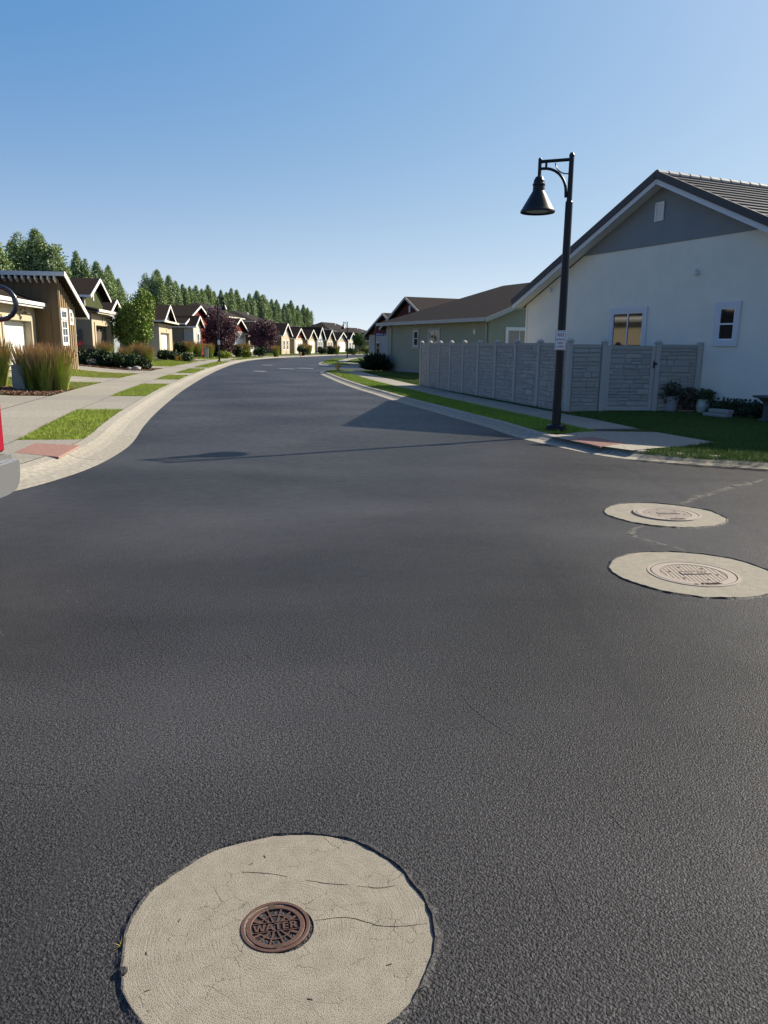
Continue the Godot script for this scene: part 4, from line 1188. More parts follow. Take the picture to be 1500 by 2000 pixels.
	for k in [[1.37, 3.72], [-5.05, 3.64]]:
		mb = MB.new()
		mb.bevel(Vector3(0.13, 0.11, 0.1), 0.02, Vector3(k[0], k[1], 0.05))
		mb.bevel(Vector3(0.06, 0.05, 0.08), 0.01, Vector3(k[0] + 0.02, k[1] + 0.07, 0.08))
		part("wall_fixture", mb, M.trim_grey, h)
	bx("corner_trim", h, M.white_wall, -6.45, -6.36, 0.42, 3.2, -0.05, 0.02)

func sage_house() -> void:
	var h := thing("sage_house", "sage green stucco house with brown hipped roof behind the stone fence", "house", Vector3(0.09, 0.12, -52.06), deg_to_rad(-65.5))
	var mb := MB.new()
	mb.box(0, 12.57, 0, 3.0, -10.8, 0)
	mb.prism([Vector2(0, 2.95), Vector2(-5.4, 5.05), Vector2(-10.8, 2.95)], 12.2, 12.56)
	var w := bx("wall", h, M.sage, 0, 12.57, 0.25, 3.02, -10.8, 0)
	bx("foundation", h, M.stucco_grey, 0.02, 12.55, -0.1, 0.25, -10.78, -0.03)
	mb = MB.new()
	for q in [[Vector3(12.55, 3.0, 0), Vector3(12.55, 3.0, -10.8), Vector3(12.55, 5.1, -5.4)], [Vector3(12.2, 3.0, -10.8), Vector3(12.2, 3.0, 0), Vector3(12.2, 5.1, -5.4)]]: mb.tri(q[0], q[1], q[2])
	part("gable_wall", mb, M.sage, h)
	var ye := 3.08; var yp := 5.36
	slab(h, "roof", [Vector3(-0.6, ye, 0.5), Vector3(12.95, ye, 0.5), Vector3(12.95, yp, -5.4), Vector3(5.3, yp, -5.4)], 0.15, M.shingle_grey)
	slab(h, "roof", [Vector3(12.95, ye, -11.3), Vector3(-0.6, ye, -11.3), Vector3(5.3, yp, -5.4), Vector3(12.95, yp, -5.4)], 0.15, M.shingle_grey)
	slab(h, "roof", [Vector3(-0.6, ye, -11.3), Vector3(-0.6, ye, 0.5), Vector3(5.3, yp, -5.4)], 0.15, M.shingle_grey)
	fascia(h, Vector3(-0.65, ye - 0.08, 0.53), Vector3(12.97, ye - 0.08, 0.53), 0.19, M.trim_sage, 0.09)
	fascia(h, Vector3(-0.63, ye - 0.08, 0.5), Vector3(-0.63, ye - 0.08, -11.3), 0.19, M.trim_sage, 0.09)
	fascia(h, Vector3(12.98, ye - 0.13, 0.5), Vector3(12.98, yp - 0.13, -5.4), 0.22, M.trim_sage)
	fascia(h, Vector3(12.98, ye - 0.13, -11.3), Vector3(12.98, yp - 0.13, -5.4), 0.22, M.trim_sage)
	for x in [0.72, 12.4]:
		mb = MB.new()
		mb.tube([Vector3(x - 0.28, 2.98, 0.45), Vector3(x - 0.05, 2.86, 0.1), Vector3(x, 2.7, 0.07), Vector3(x, 0.2, 0.07), Vector3(x - 0.1, 0.08, 0.25)], [0.045, 0.045, 0.045, 0.045, 0.045], 8)
		part("downspout", mb, M.trim_sage, h)
	window(h, Vector3(4.2, 1.66, 0), 0, 0.52, 0.86, 0.16, M.trim_sage, M.white, [], [0.5])
	window(h, Vector3(6.57, 1.2, 0), 0, 1.2, 1.28, 0.16, M.trim_sage, M.white, [0.5], [0.5])
	window(h, Vector3(12.57, 1.55, -1.85), PI / 2, 1.45, 0.96, 0.14, M.white, M.white, [0.5], [])
	mb = MB.new()
	mb.bevel(Vector3(0.14, 0.25, 0.1), 0.02, Vector3(11.2, 2.4, 0.05))
	part("wall_fixture", mb, M.white, h)
	for x in [3.5, 4.9]:
		mb = MB.new()
		mb.bevel(Vector3(0.16, 0.1, 0.16), 0.02, Vector3(x, 2.9, 0.42))
		part("eave_light", mb, M.trim_sage, h)
	mb = MB.new()
	mb.box(-0.35, 0.35, -0.1, 0.95, -0.5, 0.12)
	part("stone_pier", mb, M.stone0, h)
	bx("pier_cap", h, M.trim_sage, -0.4, 0.4, 0.95, 1.07, -0.55, 0.17)
	# the two maroon houses across the side street
	var yaw := deg_to_rad(-65.5)
	for k in [[Vector3(2.05, 0.1, -69), 4.9, 3.45, 5.85, "maroon gabled house across the side street behind the sage green house", "stucco_lightgrey"], [Vector3(0.05, 0.1, -83), 4.7, 2.95, 5.05, "farther maroon gabled house with pale grey wall beside the street sign", "stucco_lightgrey"]]:
		var q := thing("maroon_house", k[4], "house", k[0], yaw)
		var hw: float = k[1]
		bx("wall", q, M[k[5]], -hw, hw, 0, k[2] - 0.1, -12, 0)
		mb = MB.new()
		mb.prism([Vector2(-hw, k[2] - 0.1), Vector2(hw, k[2] - 0.1), Vector2(0, k[3] - 0.3)], -12, 0.03)
		part("gable_wall", mb, M.maroon, q)
		gable_z(q, -hw - 0.5, hw + 0.5, -12.5, 0.5, k[2] - 0.18, k[3], M.shingle_grey, M.trim_sage)
		bx("gable_vent", q, M.trim_grey, -0.15, 0.15, k[3] - 1.3, k[3] - 0.75, 0.03, 0.07)
		bx("wall_lamp", q, M.white, -0.12, 0.12, k[3] - 1.75, k[3] - 1.62, 0.03, 0.12)
		window(q, Vector3(-2.2, 0.9, 0), 0, 0.9, 1.1, 0.12, M.trim_sage, M.white, [], [0.5])
		window(q, Vector3(2.4, 0.9, 0), 0, 0.9, 1.1, 0.12, M.trim_sage, M.white, [], [0.5])

func battens(h: Node3D, x0: float, x1: float, step: float, y0: float, yt: Callable, z: float, m: Material, holes := []) -> void:
	var x := x0
	while x <= x1:
		var spans := [[y0, yt.call(x)]]
		for o in holes:
			if x > o[0] - 0.03 and x < o[1] + 0.03:
				var ns := []
				for s in spans:
					if o[2] > s[0]: ns.append([s[0], minf(s[1], o[2])])
					if o[3] < s[1]: ns.append([maxf(s[0], o[3]), s[1]])
				spans = ns
		for s in spans:
			if s[1] - s[0] > 0.05: bx("batten", h, m, x - 0.06, x + 0.06, s[0], s[1], z, z + 0.035)
		x += step

func left_houses() -> void:
	var yw := deg_to_rad(97.6)
	# house A: cream garage, brown board-and-batten wing with a mono-pitch roof
	var h := thing("brown_wing_house", "cream garage house with brown board and batten wing at the left edge", "house", Vector3(-17.36, 0, -38.2), yw)
	var mb := MB.new()
	wall_open(h, -6.6, 1.26, 0.3, 3.36, 0, -7, -3.4, 0.42, 2.68, M.stucco_cream)
	mb = MB.new()
	mb.box(0.44, 0.62, 0.42, 2.70, 0.0, 0.05); mb.box(-3.62, -3.42, 0.42, 2.70, 0, 0.05); mb.box(-3.62, 0.62, 2.70, 2.90, 0, 0.05)
	part("door_surround", mb, M.stucco_cream, h)
	garage_door(h, -3.4, 0.42, 0.42, 2.68, -0.33, M.white_door, 4)
	slab(h, "roof", [Vector3(-7.2, 3.56, 0.5), Vector3(1.26, 3.56, 0.5), Vector3(1.26, 5.95, -5.6), Vector3(-7.2, 5.95, -5.6)], 0.14, M.shingle)
	mb = MB.new()
	mb.box(-7.2, 1.245, 3.44, 3.60, 0.46, 0.58); mb.box(-7.2, 1.245, 3.34, 3.43, 0.42, 0.5)
	part("gutter", mb, M.white, h)
	bx("soffit", h, M.offwhite, -7.2, 1.255, 3.362, 3.40, 0.005, 0.42)
	barn_lamp(h, -1.0, 3.05, 0.0)
	mb = MB.new()
	mb.box(-1.35, -1.28, 2.93, 3.02, 0.002, 0.02); mb.box(-1.45, -1.38, 3.05, 3.15, 0.002, 0.02)
	part("house_number_marks", mb, M.bronze, h)
	var top := func(x: float) -> float: return 4.86 - 0.44 * (x - 1.27)
	mb = MB.new()
	mb.prism([Vector2(1.27, 0.3), Vector2(4.1, 0.3), Vector2(4.1, top.call(4.1)), Vector2(1.27, top.call(1.27))], -8.5, 1.18)
	part("wing_wall", mb, M.board_brown, h)
	battens(h, 1.40, 4.0, 0.40, 0.3, top, 1.18, M.batten_tan, [[1.36, 2.55, 1.55, 3.4], [2.98, 3.70, 2.63, 3.4]])
	for i in 15:
		bx("batten", h, M.board_brown, 1.24, 1.27, 0.3, 4.86, 1.13 - i * 0.4, 1.18 - i * 0.4)
	slab(h, "wing_roof", [Vector3(0.86, 5.10, 1.62), Vector3(5.25, 3.17, 1.62), Vector3(5.25, 3.17, -8.9), Vector3(0.86, 5.10, -8.9)], 0.10, M.shingle)
	fascia(h, Vector3(0.84, 5.03, 1.65), Vector3(5.27, 3.08, 1.65), 0.24, M.white, 0.05)
	fascia(h, Vector3(0.84, 5.00, 1.67), Vector3(0.84, 5.00, -8.9), 0.2, M.trim_grey, 0.05)
	fascia(h, Vector3(5.27, 3.08, 1.67), Vector3(5.27, 3.08, -8.9), 0.2, M.white, 0.05)
	for i in 30:
		mb = MB.new()
		mb.prism([Vector2(0.87, 4.92), Vector2(0.87, 4.74), Vector2(1.24, 4.58), Vector2(1.24, 4.86)], 1.1 - i * 0.30, 1.17 - i * 0.30)
		part("rafter_tail", mb, M.white, h)
	window(h, Vector3(1.955, 1.68, 1.18), 0, 0.95, 1.12, 0.12, M.white, M.white, [0.5], [0.33, 0.66])
	window(h, Vector3(1.955, 2.92, 1.18), 0, 0.95, 0.37, 0.12, M.white, M.white, [], [])
	window(h, Vector3(3.34, 2.74, 1.18), 0, 0.48, 0.54, 0.12, M.white, M.white, [0.5], [0.5])
	bx("corner_board", h, M.stucco_cream, 4.02, 4.12, 0.3, 3.55, 1.0, 1.215)
	gable_x(h, -12, 0.5, -17, -6, 4.3, 6.9, M.shingle, M.trim_grey)
	bx("main_wall", h, M.stucco_tan, -11.5, 0.2, 0.3, 4.3, -16.6, -7.1)
	# house B: tan garage with a taupe door, green dormer above, pale blue entry bay
	h = thing("green_dormer_house", "tan garage house with taupe door and green gabled dormer", "house", Vector3(-20.0, 0, -53), yw)
	wall_open(h, 1.0, 7.85, 0.3, 3.7, 0, -9, 1.95, 6.7, 2.9, M.stucco_cream)
	bx("side_skin", h, M.stucco_tan, 0.985, 0.999, 0.3, 3.75, -9, -0.02)
	mb = MB.new()
	mb.box(1.62, 1.93, 0.4, 2.92, 0.0, 0.06); mb.box(6.72, 7.0, 0.4, 2.92, 0, 0.06); mb.box(1.62, 7.0, 2.92, 3.14, 0, 0.06)
	part("door_surround", mb, M.stucco_cream, h)
	garage_door(h, 1.95, 6.7, 0.55, 2.9, -0.3, M.taupe, 5, 4)
	bx("wainscot", h, M.stucco_brown, 0.93, 0.999, 0.3, 1.55, -1.9, 0.02)
	bx("wainscot", h, M.stucco_tan, 1.001, 1.6, 0.3, 1.5, 0.001, 0.07)
	var mt := bx("meter_box", h, M.meter, 0.85, 0.998, 1.55, 2.6, -1.55, -0.65)
	mb = MB.new()
	mb.tube([Vector3(0.86, 2.2, -1.1), Vector3(0.72, 2.2, -1.1)], [0.13, 0.13], 12)
	part("meter", mb, M.trim_grey, mt)
	slab(h, "roof", [Vector3(0.6, 3.93, 0.55), Vector3(8.4, 3.93, 0.55), Vector3(8.4, 5.0, -3.9), Vector3(0.6, 5.0, -3.9)], 0.14, M.shingle)
	mb = MB.new()
	mb.box(0.6, 8.4, 3.79, 3.97, 0.5, 0.64); mb.box(0.62, 8.38, 3.68, 3.77, 0.44, 0.54)
	part("gutter", mb, M.offwhite, h)
	mb = MB.new()
	mb.prism([Vector2(0.55, 3.75), Vector2(-3.9, 4.82), Vector2(-8.4, 3.75)], 0, 0.3)
	var gw := part("side_gable_wall", mb, M.stucco_tan, h)
	gw.rotation.y = -PI / 2
	gw.position = Vector3(1.32, 0, 0)
	fascia(h, Vector3(0.585, 3.84, 0.55), Vector3(0.585, 4.9, -3.9), 0.17, M.bronze)
	barn_lamp(h, 5.2, 3.28, 0)
	mb = MB.new()
	for k in [[4.2, 3.5], [4.16, 3.33], [4.12, 3.16]]: mb.box(k[0], k[0] + 0.08, k[1], k[1] + 0.11, 0.002, 0.03)
	part("house_number_marks", mb, M.bronze, h)
	bx("dormer_wall", h, M.board_green, 3.4, 9.0, 3.9, 5.1, -7.5, -0.95)
	mb = MB.new()
	mb.prism([Vector2(3.4, 5.05), Vector2(9.0, 5.05), Vector2(6.2, 6.2)], -7.5, -0.95)
	part("dormer_gable", mb, M.board_green, h)
	battens(h, 3.45, 8.95, 0.3, 4.1, func(x: float) -> float: return 6.15 - 0.41 * absf(x - 6.2), -0.95, M.batten_green)
	bx("dormer_vent", h, M.trim_sage, 5.75, 6.1, 4.75, 5.5, -0.95, -0.88)
	gable_z(h, 2.9, 9.5, -12, -0.4, 5.0, 6.38, M.shingle, M.white)
	bx("corner_board", h, M.offwhite, 3.27, 3.42, 4.1, 5.0, -1.05, -0.91)
	bx("entry_wall", h, M.light_blue, 9.6, 14.6, 0.3, 4.0, -7, -0.9)
	mb = MB.new()
	mb.prism([Vector2(9.6, 3.95), Vector2(14.6, 3.95), Vector2(12.1, 5.05)], -7, -0.9)
	part("entry_gable", mb, M.light_blue, h)
	gable_z(h, 9.1, 15.1, -8, -0.45, 3.95, 5.2, M.shingle, M.white)
	window(h, Vector3(10.6, 0.7, -0.9), 0, 0.7, 2.2, 0.1, M.bronze, M.bronze, [], [0.6])
	bx("main_wall", h, M.stucco_tan, 1, 15, 0.3, 3.9, -14, -7.6)
	gable_x(h, 0.4, 15.6, -14.6, -3.5, 4.0, 6.9, M.shingle, M.trim_grey)
	bx("porch_lamp", h, M.bronze, 12.6, 12.9, 2.6, 2.85, -0.9, -0.5)
	# house C: white garage door, small gable with a grey vent
	h = thing("vent_gable_house", "cream garage house with white door and small gable with grey triangular vent", "house", Vector3(-21.84, 0, -76), yw)
	wall_open(h, -0.4, 8.6, 0.3, 3.65, 0, -9, 0.6, 6.5, 2.78, M.stucco_cream)
	garage_door(h, 0.6, 6.5, 0.45, 2.78, -0.3, M.white_door, 4)
	hip(h, -1.0, 9.6, -10, 0.6, 3.9, 5.2, M.shingle, M.offwhite)
	barn_lamp(h, 4.6, 3.2, 0)
	mb = MB.new()
	mb.prism([Vector2(1.7, 4.05), Vector2(8.7, 4.05), Vector2(5.2, 5.35)], -6, -0.1)
	part("gable_wall", mb, M.stucco_lightgrey, h)
	mb = MB.new()
	mb.prism([Vector2(3.0, 4.2), Vector2(7.4, 4.2), Vector2(5.2, 5.05)], -0.09, -0.04)
	part("gable_vent", mb, M.meter, h)
	gable_z(h, 1.1, 9.3, -8, 0.4, 4.0, 5.6, M.shingle, M.white)
	gable_x(h, -2, 12, -15, -3, 4.0, 6.7, M.shingle, M.trim_grey)
	bx("main_wall", h, M.stucco_tan, -1.5, 11.5, 0.3, 4.0, -14.5, -9.1)
	# house D: red gable beside a small white one
	h = thing("red_gable_house", "house with tall red gable and small white gabled bay behind the flower bushes", "house", Vector3(-23.5, 0, -91), deg_to_rad(87))
	bx("wall", h, M.stucco_tan, 0, 11.4, 0.3, 4.1, -14, 0)
	bx("wainscot", h, M.stucco_brown, -0.06, 0.0, 0.3, 1.5, -14, 0.02)
	mb = MB.new()
	mb.prism([Vector2(2.3, 0.3), Vector2(11.42, 0.3), Vector2(11.42, 4.05), Vector2(6.0, 6.1), Vector2(2.3, 4.7)], -0.2, 0.05)
	part("red_wall", mb, M.board_red, h)
	gable_z(h, -0.5, 12.5, -15, 0.5, 4.05, 6.35, M.shingle, M.white)
	bx("bay_wall", h, M.stucco_white, 0.2, 3.2, 0.3, 3.8, 0.05, 1.2)
	mb = MB.new()
	mb.prism([Vector2(0.2, 3.78), Vector2(3.2, 3.78), Vector2(1.7, 4.75)], 0.0, 1.2)
	part("bay_gable", mb, M.stucco_white, h)
	gable_z(h, -0.1, 3.5, -3, 1.6, 3.72, 4.98, M.shingle, M.white)
	window(h, Vector3(2.0, 0.9, 1.2), 0, 0.8, 2.0, 0.12, M.white, M.white, [0.5], [0.6])
	window(h, Vector3(4.1, 2.3, 0.05), 0, 0.6, 1.2, 0.14, M.white, M.white, [], [])
	window(h, Vector3(5.6, 2.7, 0.05), 0, 0.75, 0.9, 0.18, M.white, M.white, [], [])
	window(h, Vector3(5.6, 1.0, 0.05), 0, 0.75, 1.2, 0.18, M.white, M.white, [], [])
	# the row round the bend: x, z, yaw, width, eave, peak, depth, front, gable, side, opening, label
	for k in [
		[-21.0, -106, 84, 7.0, 3.5, 5.2, "stucco_white", "board_red", "stucco_tan", 1, "white fronted house behind the first plum tree"],
		[-20.5, -117, 84, 8.0, 3.45, 4.95, "stucco_white", "light_blue", "dark_green", 2, "dark green sided house between the two plum trees"],
		[-17.6, -132, 82, 8.5, 3.4, 5.3, "stucco_cream", "stucco_lightgrey", "stucco_brown", 2, "brown sided house right of the second plum tree"],
		[-16.7, -143, 80, 5.6, 3.05, 4.75, "stucco_cream", "board_red", "stucco_cream", 1, "far cream house with bright red gable over white garage door"],
		[-15.1, -151, 80, 5.4, 3.0, 4.7, "stucco_cream", "stucco_tan", "stucco_tan", 1, "far house with tan gable over tall white garage door"],
		[-13.9, -158, 78, 7.0, 3.1, 5.3, "light_blue", "stucco_white", "stucco_lightgrey", 2, "far pale blue house with tall white trimmed gable"],
		[-12.4, -164, 76, 7.0, 3.0, 4.9, "stucco_cream", "stucco_tan", "stucco_brown", 2, "far house with dark brown side wall and lit front"],
		[-10.7, -171, 72, 5.4, 3.0, 4.6, "stucco_cream", "stucco_grey", "stucco_tan", 1, "far tan house with low garage and triangular gable vent"],
		[-8.6, -178, 70, 6.0, 3.0, 4.7, "stucco_white", "stucco_grey", "stucco_grey", 2, "far grey house left of the round green street tree"],
		[-4.3, -196, 60, 7.0, 3.2, 4.9, "stucco_cream", "stucco_tan", "stucco_tan", 2, "farthest sunlit yellow house right of the round street tree"]]:
		var q := thing("row_house", k[10], "house", Vector3(k[0], 0.1, k[1]), deg_to_rad(k[2]))
		var w: float = k[3]; var ye: float = k[4]; var yp: float = k[5]
		if k[9] == 2:
			bx("wing_wall", q, M[k[6]], w * 0.64, w + 0.01, 0, ye, -10.9, -1.6)
			window(q, Vector3(w * 0.82, 0.9, -1.6), 0, 0.9, 1.4, 0.12, M.white, M.white, [0.5], [0.5])
			slab(q, "wing_roof", [Vector3(w * 0.6, ye - 0.1, -1.0), Vector3(w + 0.5, ye - 0.1, -1.0), Vector3(w + 0.5, ye + 1.6, -5.2), Vector3(w * 0.6, ye + 1.6, -5.2)], 0.14, M.shingle)
			w *= 0.62
		bx("wall", q, M[k[8]], 0, w, 0, ye - 0.05, -11, 0)
		mb = MB.new()
		mb.prism([Vector2(0.02, 0.0), Vector2(w - 0.02, 0.0), Vector2(w - 0.02, ye - 0.06), Vector2(0.02, ye - 0.06)], -0.1, 0.04)
		part("front_wall", mb, M[k[6]], q)
		mb = MB.new()
		mb.prism([Vector2(0.02, ye - 0.058), Vector2(w - 0.02, ye - 0.058), Vector2(w / 2, yp - 0.25)], -10.8, 0.045)
		part("gable_wall", mb, M[k[7]], q)
		gable_z(q, -0.45, w + 0.45, -11.4, 0.5, ye - 0.16, yp, M.shingle, M.white)
		gable_x(q, -0.5, float(k[3]) + 6, -17, -5, ye, yp + 1.0, M.shingle_grey, M.white)
		bx("rear_wall", q, M[k[8]], 0.1, float(k[3]) + 5.5, 0, ye, -16.5, -11.02)
		bx("side_wall", q, M[k[8]], float(k[3]) + 0.02, float(k[3]) + 5.5, 0, ye, -11, -4)
		if k[9] == 1: garage_door(q, w * 0.16, w * 0.84, 0.05, 2.45, 0.05, M.white_door, 4)
		else:
			window(q, Vector3(w * 0.3, 0.9, 0.04), 0, 0.9, 1.5, 0.12, M.white, M.white, [0.5], [0.5])
			window(q, Vector3(w * 0.72, 0.9, 0.04), 0, 0.9, 1.5, 0.12, M.white, M.white, [0.5], [0.5])
	# two-storey houses behind the row
	for k in [[-25.5, -128, 84, 7.0, 6.0, 8.1, "stucco_cream", "two storey cream house rising behind the first plum tree"], [-22.2, -142, 84, 7.0, 5.6, 7.5, "stucco_tan", "two storey tan house behind the second plum tree"], [-11.5, -213, 70, 9.0, 5.4, 7.8, "maroon", "two storey house with maroon gable above the far garages"], [-6.0, -216, 60, 8.0, 4.8, 6.6, "stucco_cream", "two storey cream house right of the maroon gable"]]:
		var q := thing("tall_house", k[7], "house", Vector3(k[0], 0.1, k[1]), deg_to_rad(k[2]))
		bx("wall", q, M[k[6]], -k[3], k[3], 0, k[4], -9, 0)
		hip(q, -k[3] - 0.5, k[3] + 0.5, -9.5, 0.5, k[4], k[5], M.shingle_grey, M.offwhite)
		for x in [-0.6, 0.0, 0.6]:
			window(q, Vector3(x * k[3], k[4] - 1.9, 0), 0, 1.0, 1.2, 0.12, M.white, M.white, [], [0.5])
		mb = MB.new()
		mb.lathe([Vector2(0.16, k[5] - 0.9), Vector2(0.16, k[5] - 0.3), Vector2(0.22, k[5] - 0.28), Vector2(0, k[5] - 0.15)], 10, Vector3(1.5, 0, -3.2))
		part("vent_pipe", mb, M.white, q)
# ---------------------------------------------------------------- plants
func cluster(r: float, leaves: int, size: float) -> ArrayMesh: # leaves scattered in a small ball
	var mb := MB.new()
	for i in leaves:
		var p := Vector3(rng.randfn(), rng.randfn(), rng.randfn()) * r * 0.5
		var b := Basis.from_euler(Vector3(rng.randf_range(-1.2, 1.2), rng.randf() * TAU, rng.randf_range(-1.2, 1.2)))
		var s := size * rng.randf_range(0.7, 1.25)
		mb.col = Color(1, 1, 1) * rng.randf_range(0.7, 1.2)
		var a := p + b * Vector3(-s * 0.5, 0, 0); var c := p + b * Vector3(s * 0.5, 0, 0)
		var u := p + b * Vector3(0, s * 0.12, -s * 0.36); var d := p + b * Vector3(0, s * 0.12, s * 0.36)
		mb.tri(a, d, u); mb.tri(d, c, u)
	return mb.mesh()
func crown(parent: Node, called: String, n: int, msh: Mesh, inside: Callable, col: Color, varied: float, sc := 1.0) -> void:
	# inside(rng) gives a point of the crown; clumps of light and dark come from a noise over the crown
	var xf := []
	var cs := []
	var nz := noise(0.9, rng.randi() % 1000)
	for i in n:
		var p: Vector3 = inside.call()
		var k := sc * rng.randf_range(0.75, 1.3) * (clampf((13.2 - p.y) / 2.0, 0.5, 1.0) if p.y > 9.0 else 1.0)
		xf.append(Transform3D(Basis.from_euler(Vector3(rng.randf_range(-0.6, 0.6), rng.randf() * TAU, 0)).scaled(Vector3.ONE * k), p))
		var g := 1.0 + varied * nz.get_noise_3dv(p) + rng.randf_range(-0.15, 0.15)
		cs.append(Color(col.r * g * rng.randf_range(0.9, 1.1), col.g * g, col.b * g * rng.randf_range(0.8, 1.2)))
	scatter(called, msh, M.leaf, xf, cs, parent)
func trunk(parent: Node, h: float, r: float, spread: float, y0: float, limbs: int) -> void:
	var mb := MB.new()
	var path := []; var rad := []
	for i in 6:
		var f := i / 5.0
		path.append(Vector3(sin(f * 3.0) * 0.06 * h * 0.2, h * f, cos(f * 2.0) * 0.02 * h - 0.02 * h)); rad.append(r * (1.0 - 0.75 * f))
	mb.tube(path, rad, 8)
	for i in limbs:
		var a := TAU * i / limbs + rng.randf_range(-0.4, 0.4)
		var y := lerpf(y0, h * 0.8, float(i) / limbs)
		var d := Vector3(cos(a), 0, sin(a)) * spread * rng.randf_range(0.6, 0.95) * (1.0 - 0.5 * y / h)
		mb.tube([Vector3(0, y, 0), Vector3(0, y + spread * 0.35, 0) + d * 0.5, Vector3(0, y + spread * 0.9, 0) + d], [r * 0.45, r * 0.3, r * 0.08], 6)
	part("trunk", mb, M.bark, parent)

func poplar(h: float, r: float, sd: int, leafm: Mesh, col: Color, n: int) -> Node3D:
	var t := thing("poplar_tree", "", "tree")
	trunk(t, h * 0.9, 0.16, r * 0.8, h * 0.18, 9)
	var rs := RandomNumberGenerator.new()
	rs.seed = sd
	var spires := [[0.0, 0.0, 1.0, 0.48]]
	for i in 9: # side leaders
		var a := rs.randf() * TAU
		spires.append([cos(a) * r * rs.randf_range(0.3, 1.0), sin(a) * r * rs.randf_range(0.3, 1.0), rs.randf_range(0.5, 0.97), rs.randf_range(0.22, 0.5)])
	var lob := noise(0.5, sd)
	var f := func() -> Vector3:
		var s: Array = spires[0] if rng.randf() < 0.3 else spires[rng.randi() % spires.size()]
		var u := pow(rng.randf(), 0.85)
		var y: float = h * s[2] * lerpf(0.14, 1.0, u)
		var a := rng.randf() * TAU
		var rr: float = r * s[3] * pow(1.0 - u, 0.44) * 1.2 * minf(1.0, 0.45 + u * 1.6) * (1.0 + 0.55 * lob.get_noise_3d(cos(a) * 2.0, y * 0.9, sin(a) * 2.0))
		rr *= sqrt(rng.randf_range(0.12, 1.0))
		return Vector3(s[0] * (1.0 - u * 0.3) + cos(a) * rr, y + rng.randf_range(-0.15, 0.15), s[1] * (1.0 - u * 0.3) + sin(a) * rr)
	crown(t, "crown", n, leafm, f, col, 0.5)
	return t
func round_crown(ctr: Vector3, rx: float, ry: float, sd: int, lumps := 7) -> Callable:
	var rs := RandomNumberGenerator.new()
	rs.seed = sd
	var balls := [[ctr, 0.72]]
	for i in lumps:
		var d := Vector3(rs.randfn(), rs.randfn() * 0.9, rs.randfn()).normalized()
		balls.append([ctr + d * Vector3(rx, ry, rx) * rs.randf_range(0.45, 0.72), rs.randf_range(0.3, 0.48)])
	return func() -> Vector3:
		var b: Array = balls[rng.randi() % balls.size()]
		var d := Vector3(rng.randfn(), rng.randfn(), rng.randfn()).normalized() * pow(rng.randf(), 0.4)
		return b[0] + d * Vector3(rx, ry, rx) * b[1]

func grass_clump(h: float, blades: int, r: float, sd: int) -> Array: # two meshes: green blades, tan and rust plumes
	var rs := RandomNumberGenerator.new()
	rs.seed = sd
	var g := MB.new(); var pl := MB.new()
	for i in blades:
		var a := rs.randf() * TAU
		var base := Vector3(cos(a), 0, sin(a)) * r * 0.55 * sqrt(rs.randf())
		var out := Vector3(cos(a), 0, sin(a)).rotated(Vector3.UP, rs.randf_range(-0.8, 0.8)) * r * rs.randf_range(0.1, 0.95)
		var hh := h * rs.randf_range(0.4, 0.88)
		var w := Vector3(-sin(a + 0.7), 0, cos(a + 0.7)) * rs.randf_range(0.005, 0.010)
		var m := base + out * 0.35 + Vector3.UP * hh * 0.6
		var t := base + out + Vector3.UP * hh
		var k := rs.randf_range(0.7, 1.3)
		g.col = Color(0.26 * k, 0.34 * k, 0.05 * k) if rs.randf() < 0.8 else Color(0.32 * k, 0.27 * k, 0.09 * k)
		g.quad(base - w, base + w, m + w * 0.8, m - w * 0.8)
		g.col = Color(0.32 * k, 0.38 * k, 0.07 * k)
		g.tri(m - w * 0.8, m + w * 0.8, t)
	for i in blades / 7:
		var a := rs.randf() * TAU
		var base := Vector3(cos(a), 0, sin(a)) * r * 0.5 * sqrt(rs.randf())
		var out := Vector3(cos(a), 0, sin(a)) * r * rs.randf_range(0.1, 1.0)
		var hh := h * rs.randf_range(0.66, 1.0)
		var w := Vector3(-sin(a + 0.4), 0, cos(a + 0.4)) * 0.004
		var t := base + out + Vector3.UP * hh
		var m := base.lerp(t, 0.55) - out * 0.08
		var k := rs.randf_range(0.7, 1.25)
		pl.col = Color(0.36 * k, 0.29 * k, 0.11 * k)
		pl.quad(base - w, base + w, m + w, m - w)
		pl.col = Color(0.50 * k, 0.31 * k, 0.18 * k)
		var u := m.lerp(t, 0.5)
		var w2 := w * 3.2
		pl.quad(m - w, m + w, u + w2, u - w2); pl.tri(u - w2, u + w2, t)
		var w3 := w2.cross(Vector3.UP)
		pl.tri(m, u + w3, t); pl.tri(m, t, u - w3)
	return [g.mesh(), pl.mesh()]

func shrub(called: String, label: String, at: Vector3, rx: float, ry: float, col: Color, n: int, msh: Mesh, sd: int, group := "") -> Node3D:
	var t := thing(called, label, "shrub", at, 0.0, group)
	crown(t, "foliage", n, msh, round_crown(Vector3(0, ry * 0.85, 0), rx, ry, sd), col, 0.45)
	var mb := MB.new()
	for i in 5:
		var a := TAU * i / 5.0
		mb.tube([Vector3.ZERO, Vector3(cos(a) * rx * 0.5, ry, sin(a) * rx * 0.5)], [0.02, 0.008], 5)
	part("stems", mb, M.bark, t)
	return t
func on_left(x: float, z: float, dy := 0.0) -> Vector3:
	return Vector3(x, left_y(x, z) + dy, z)

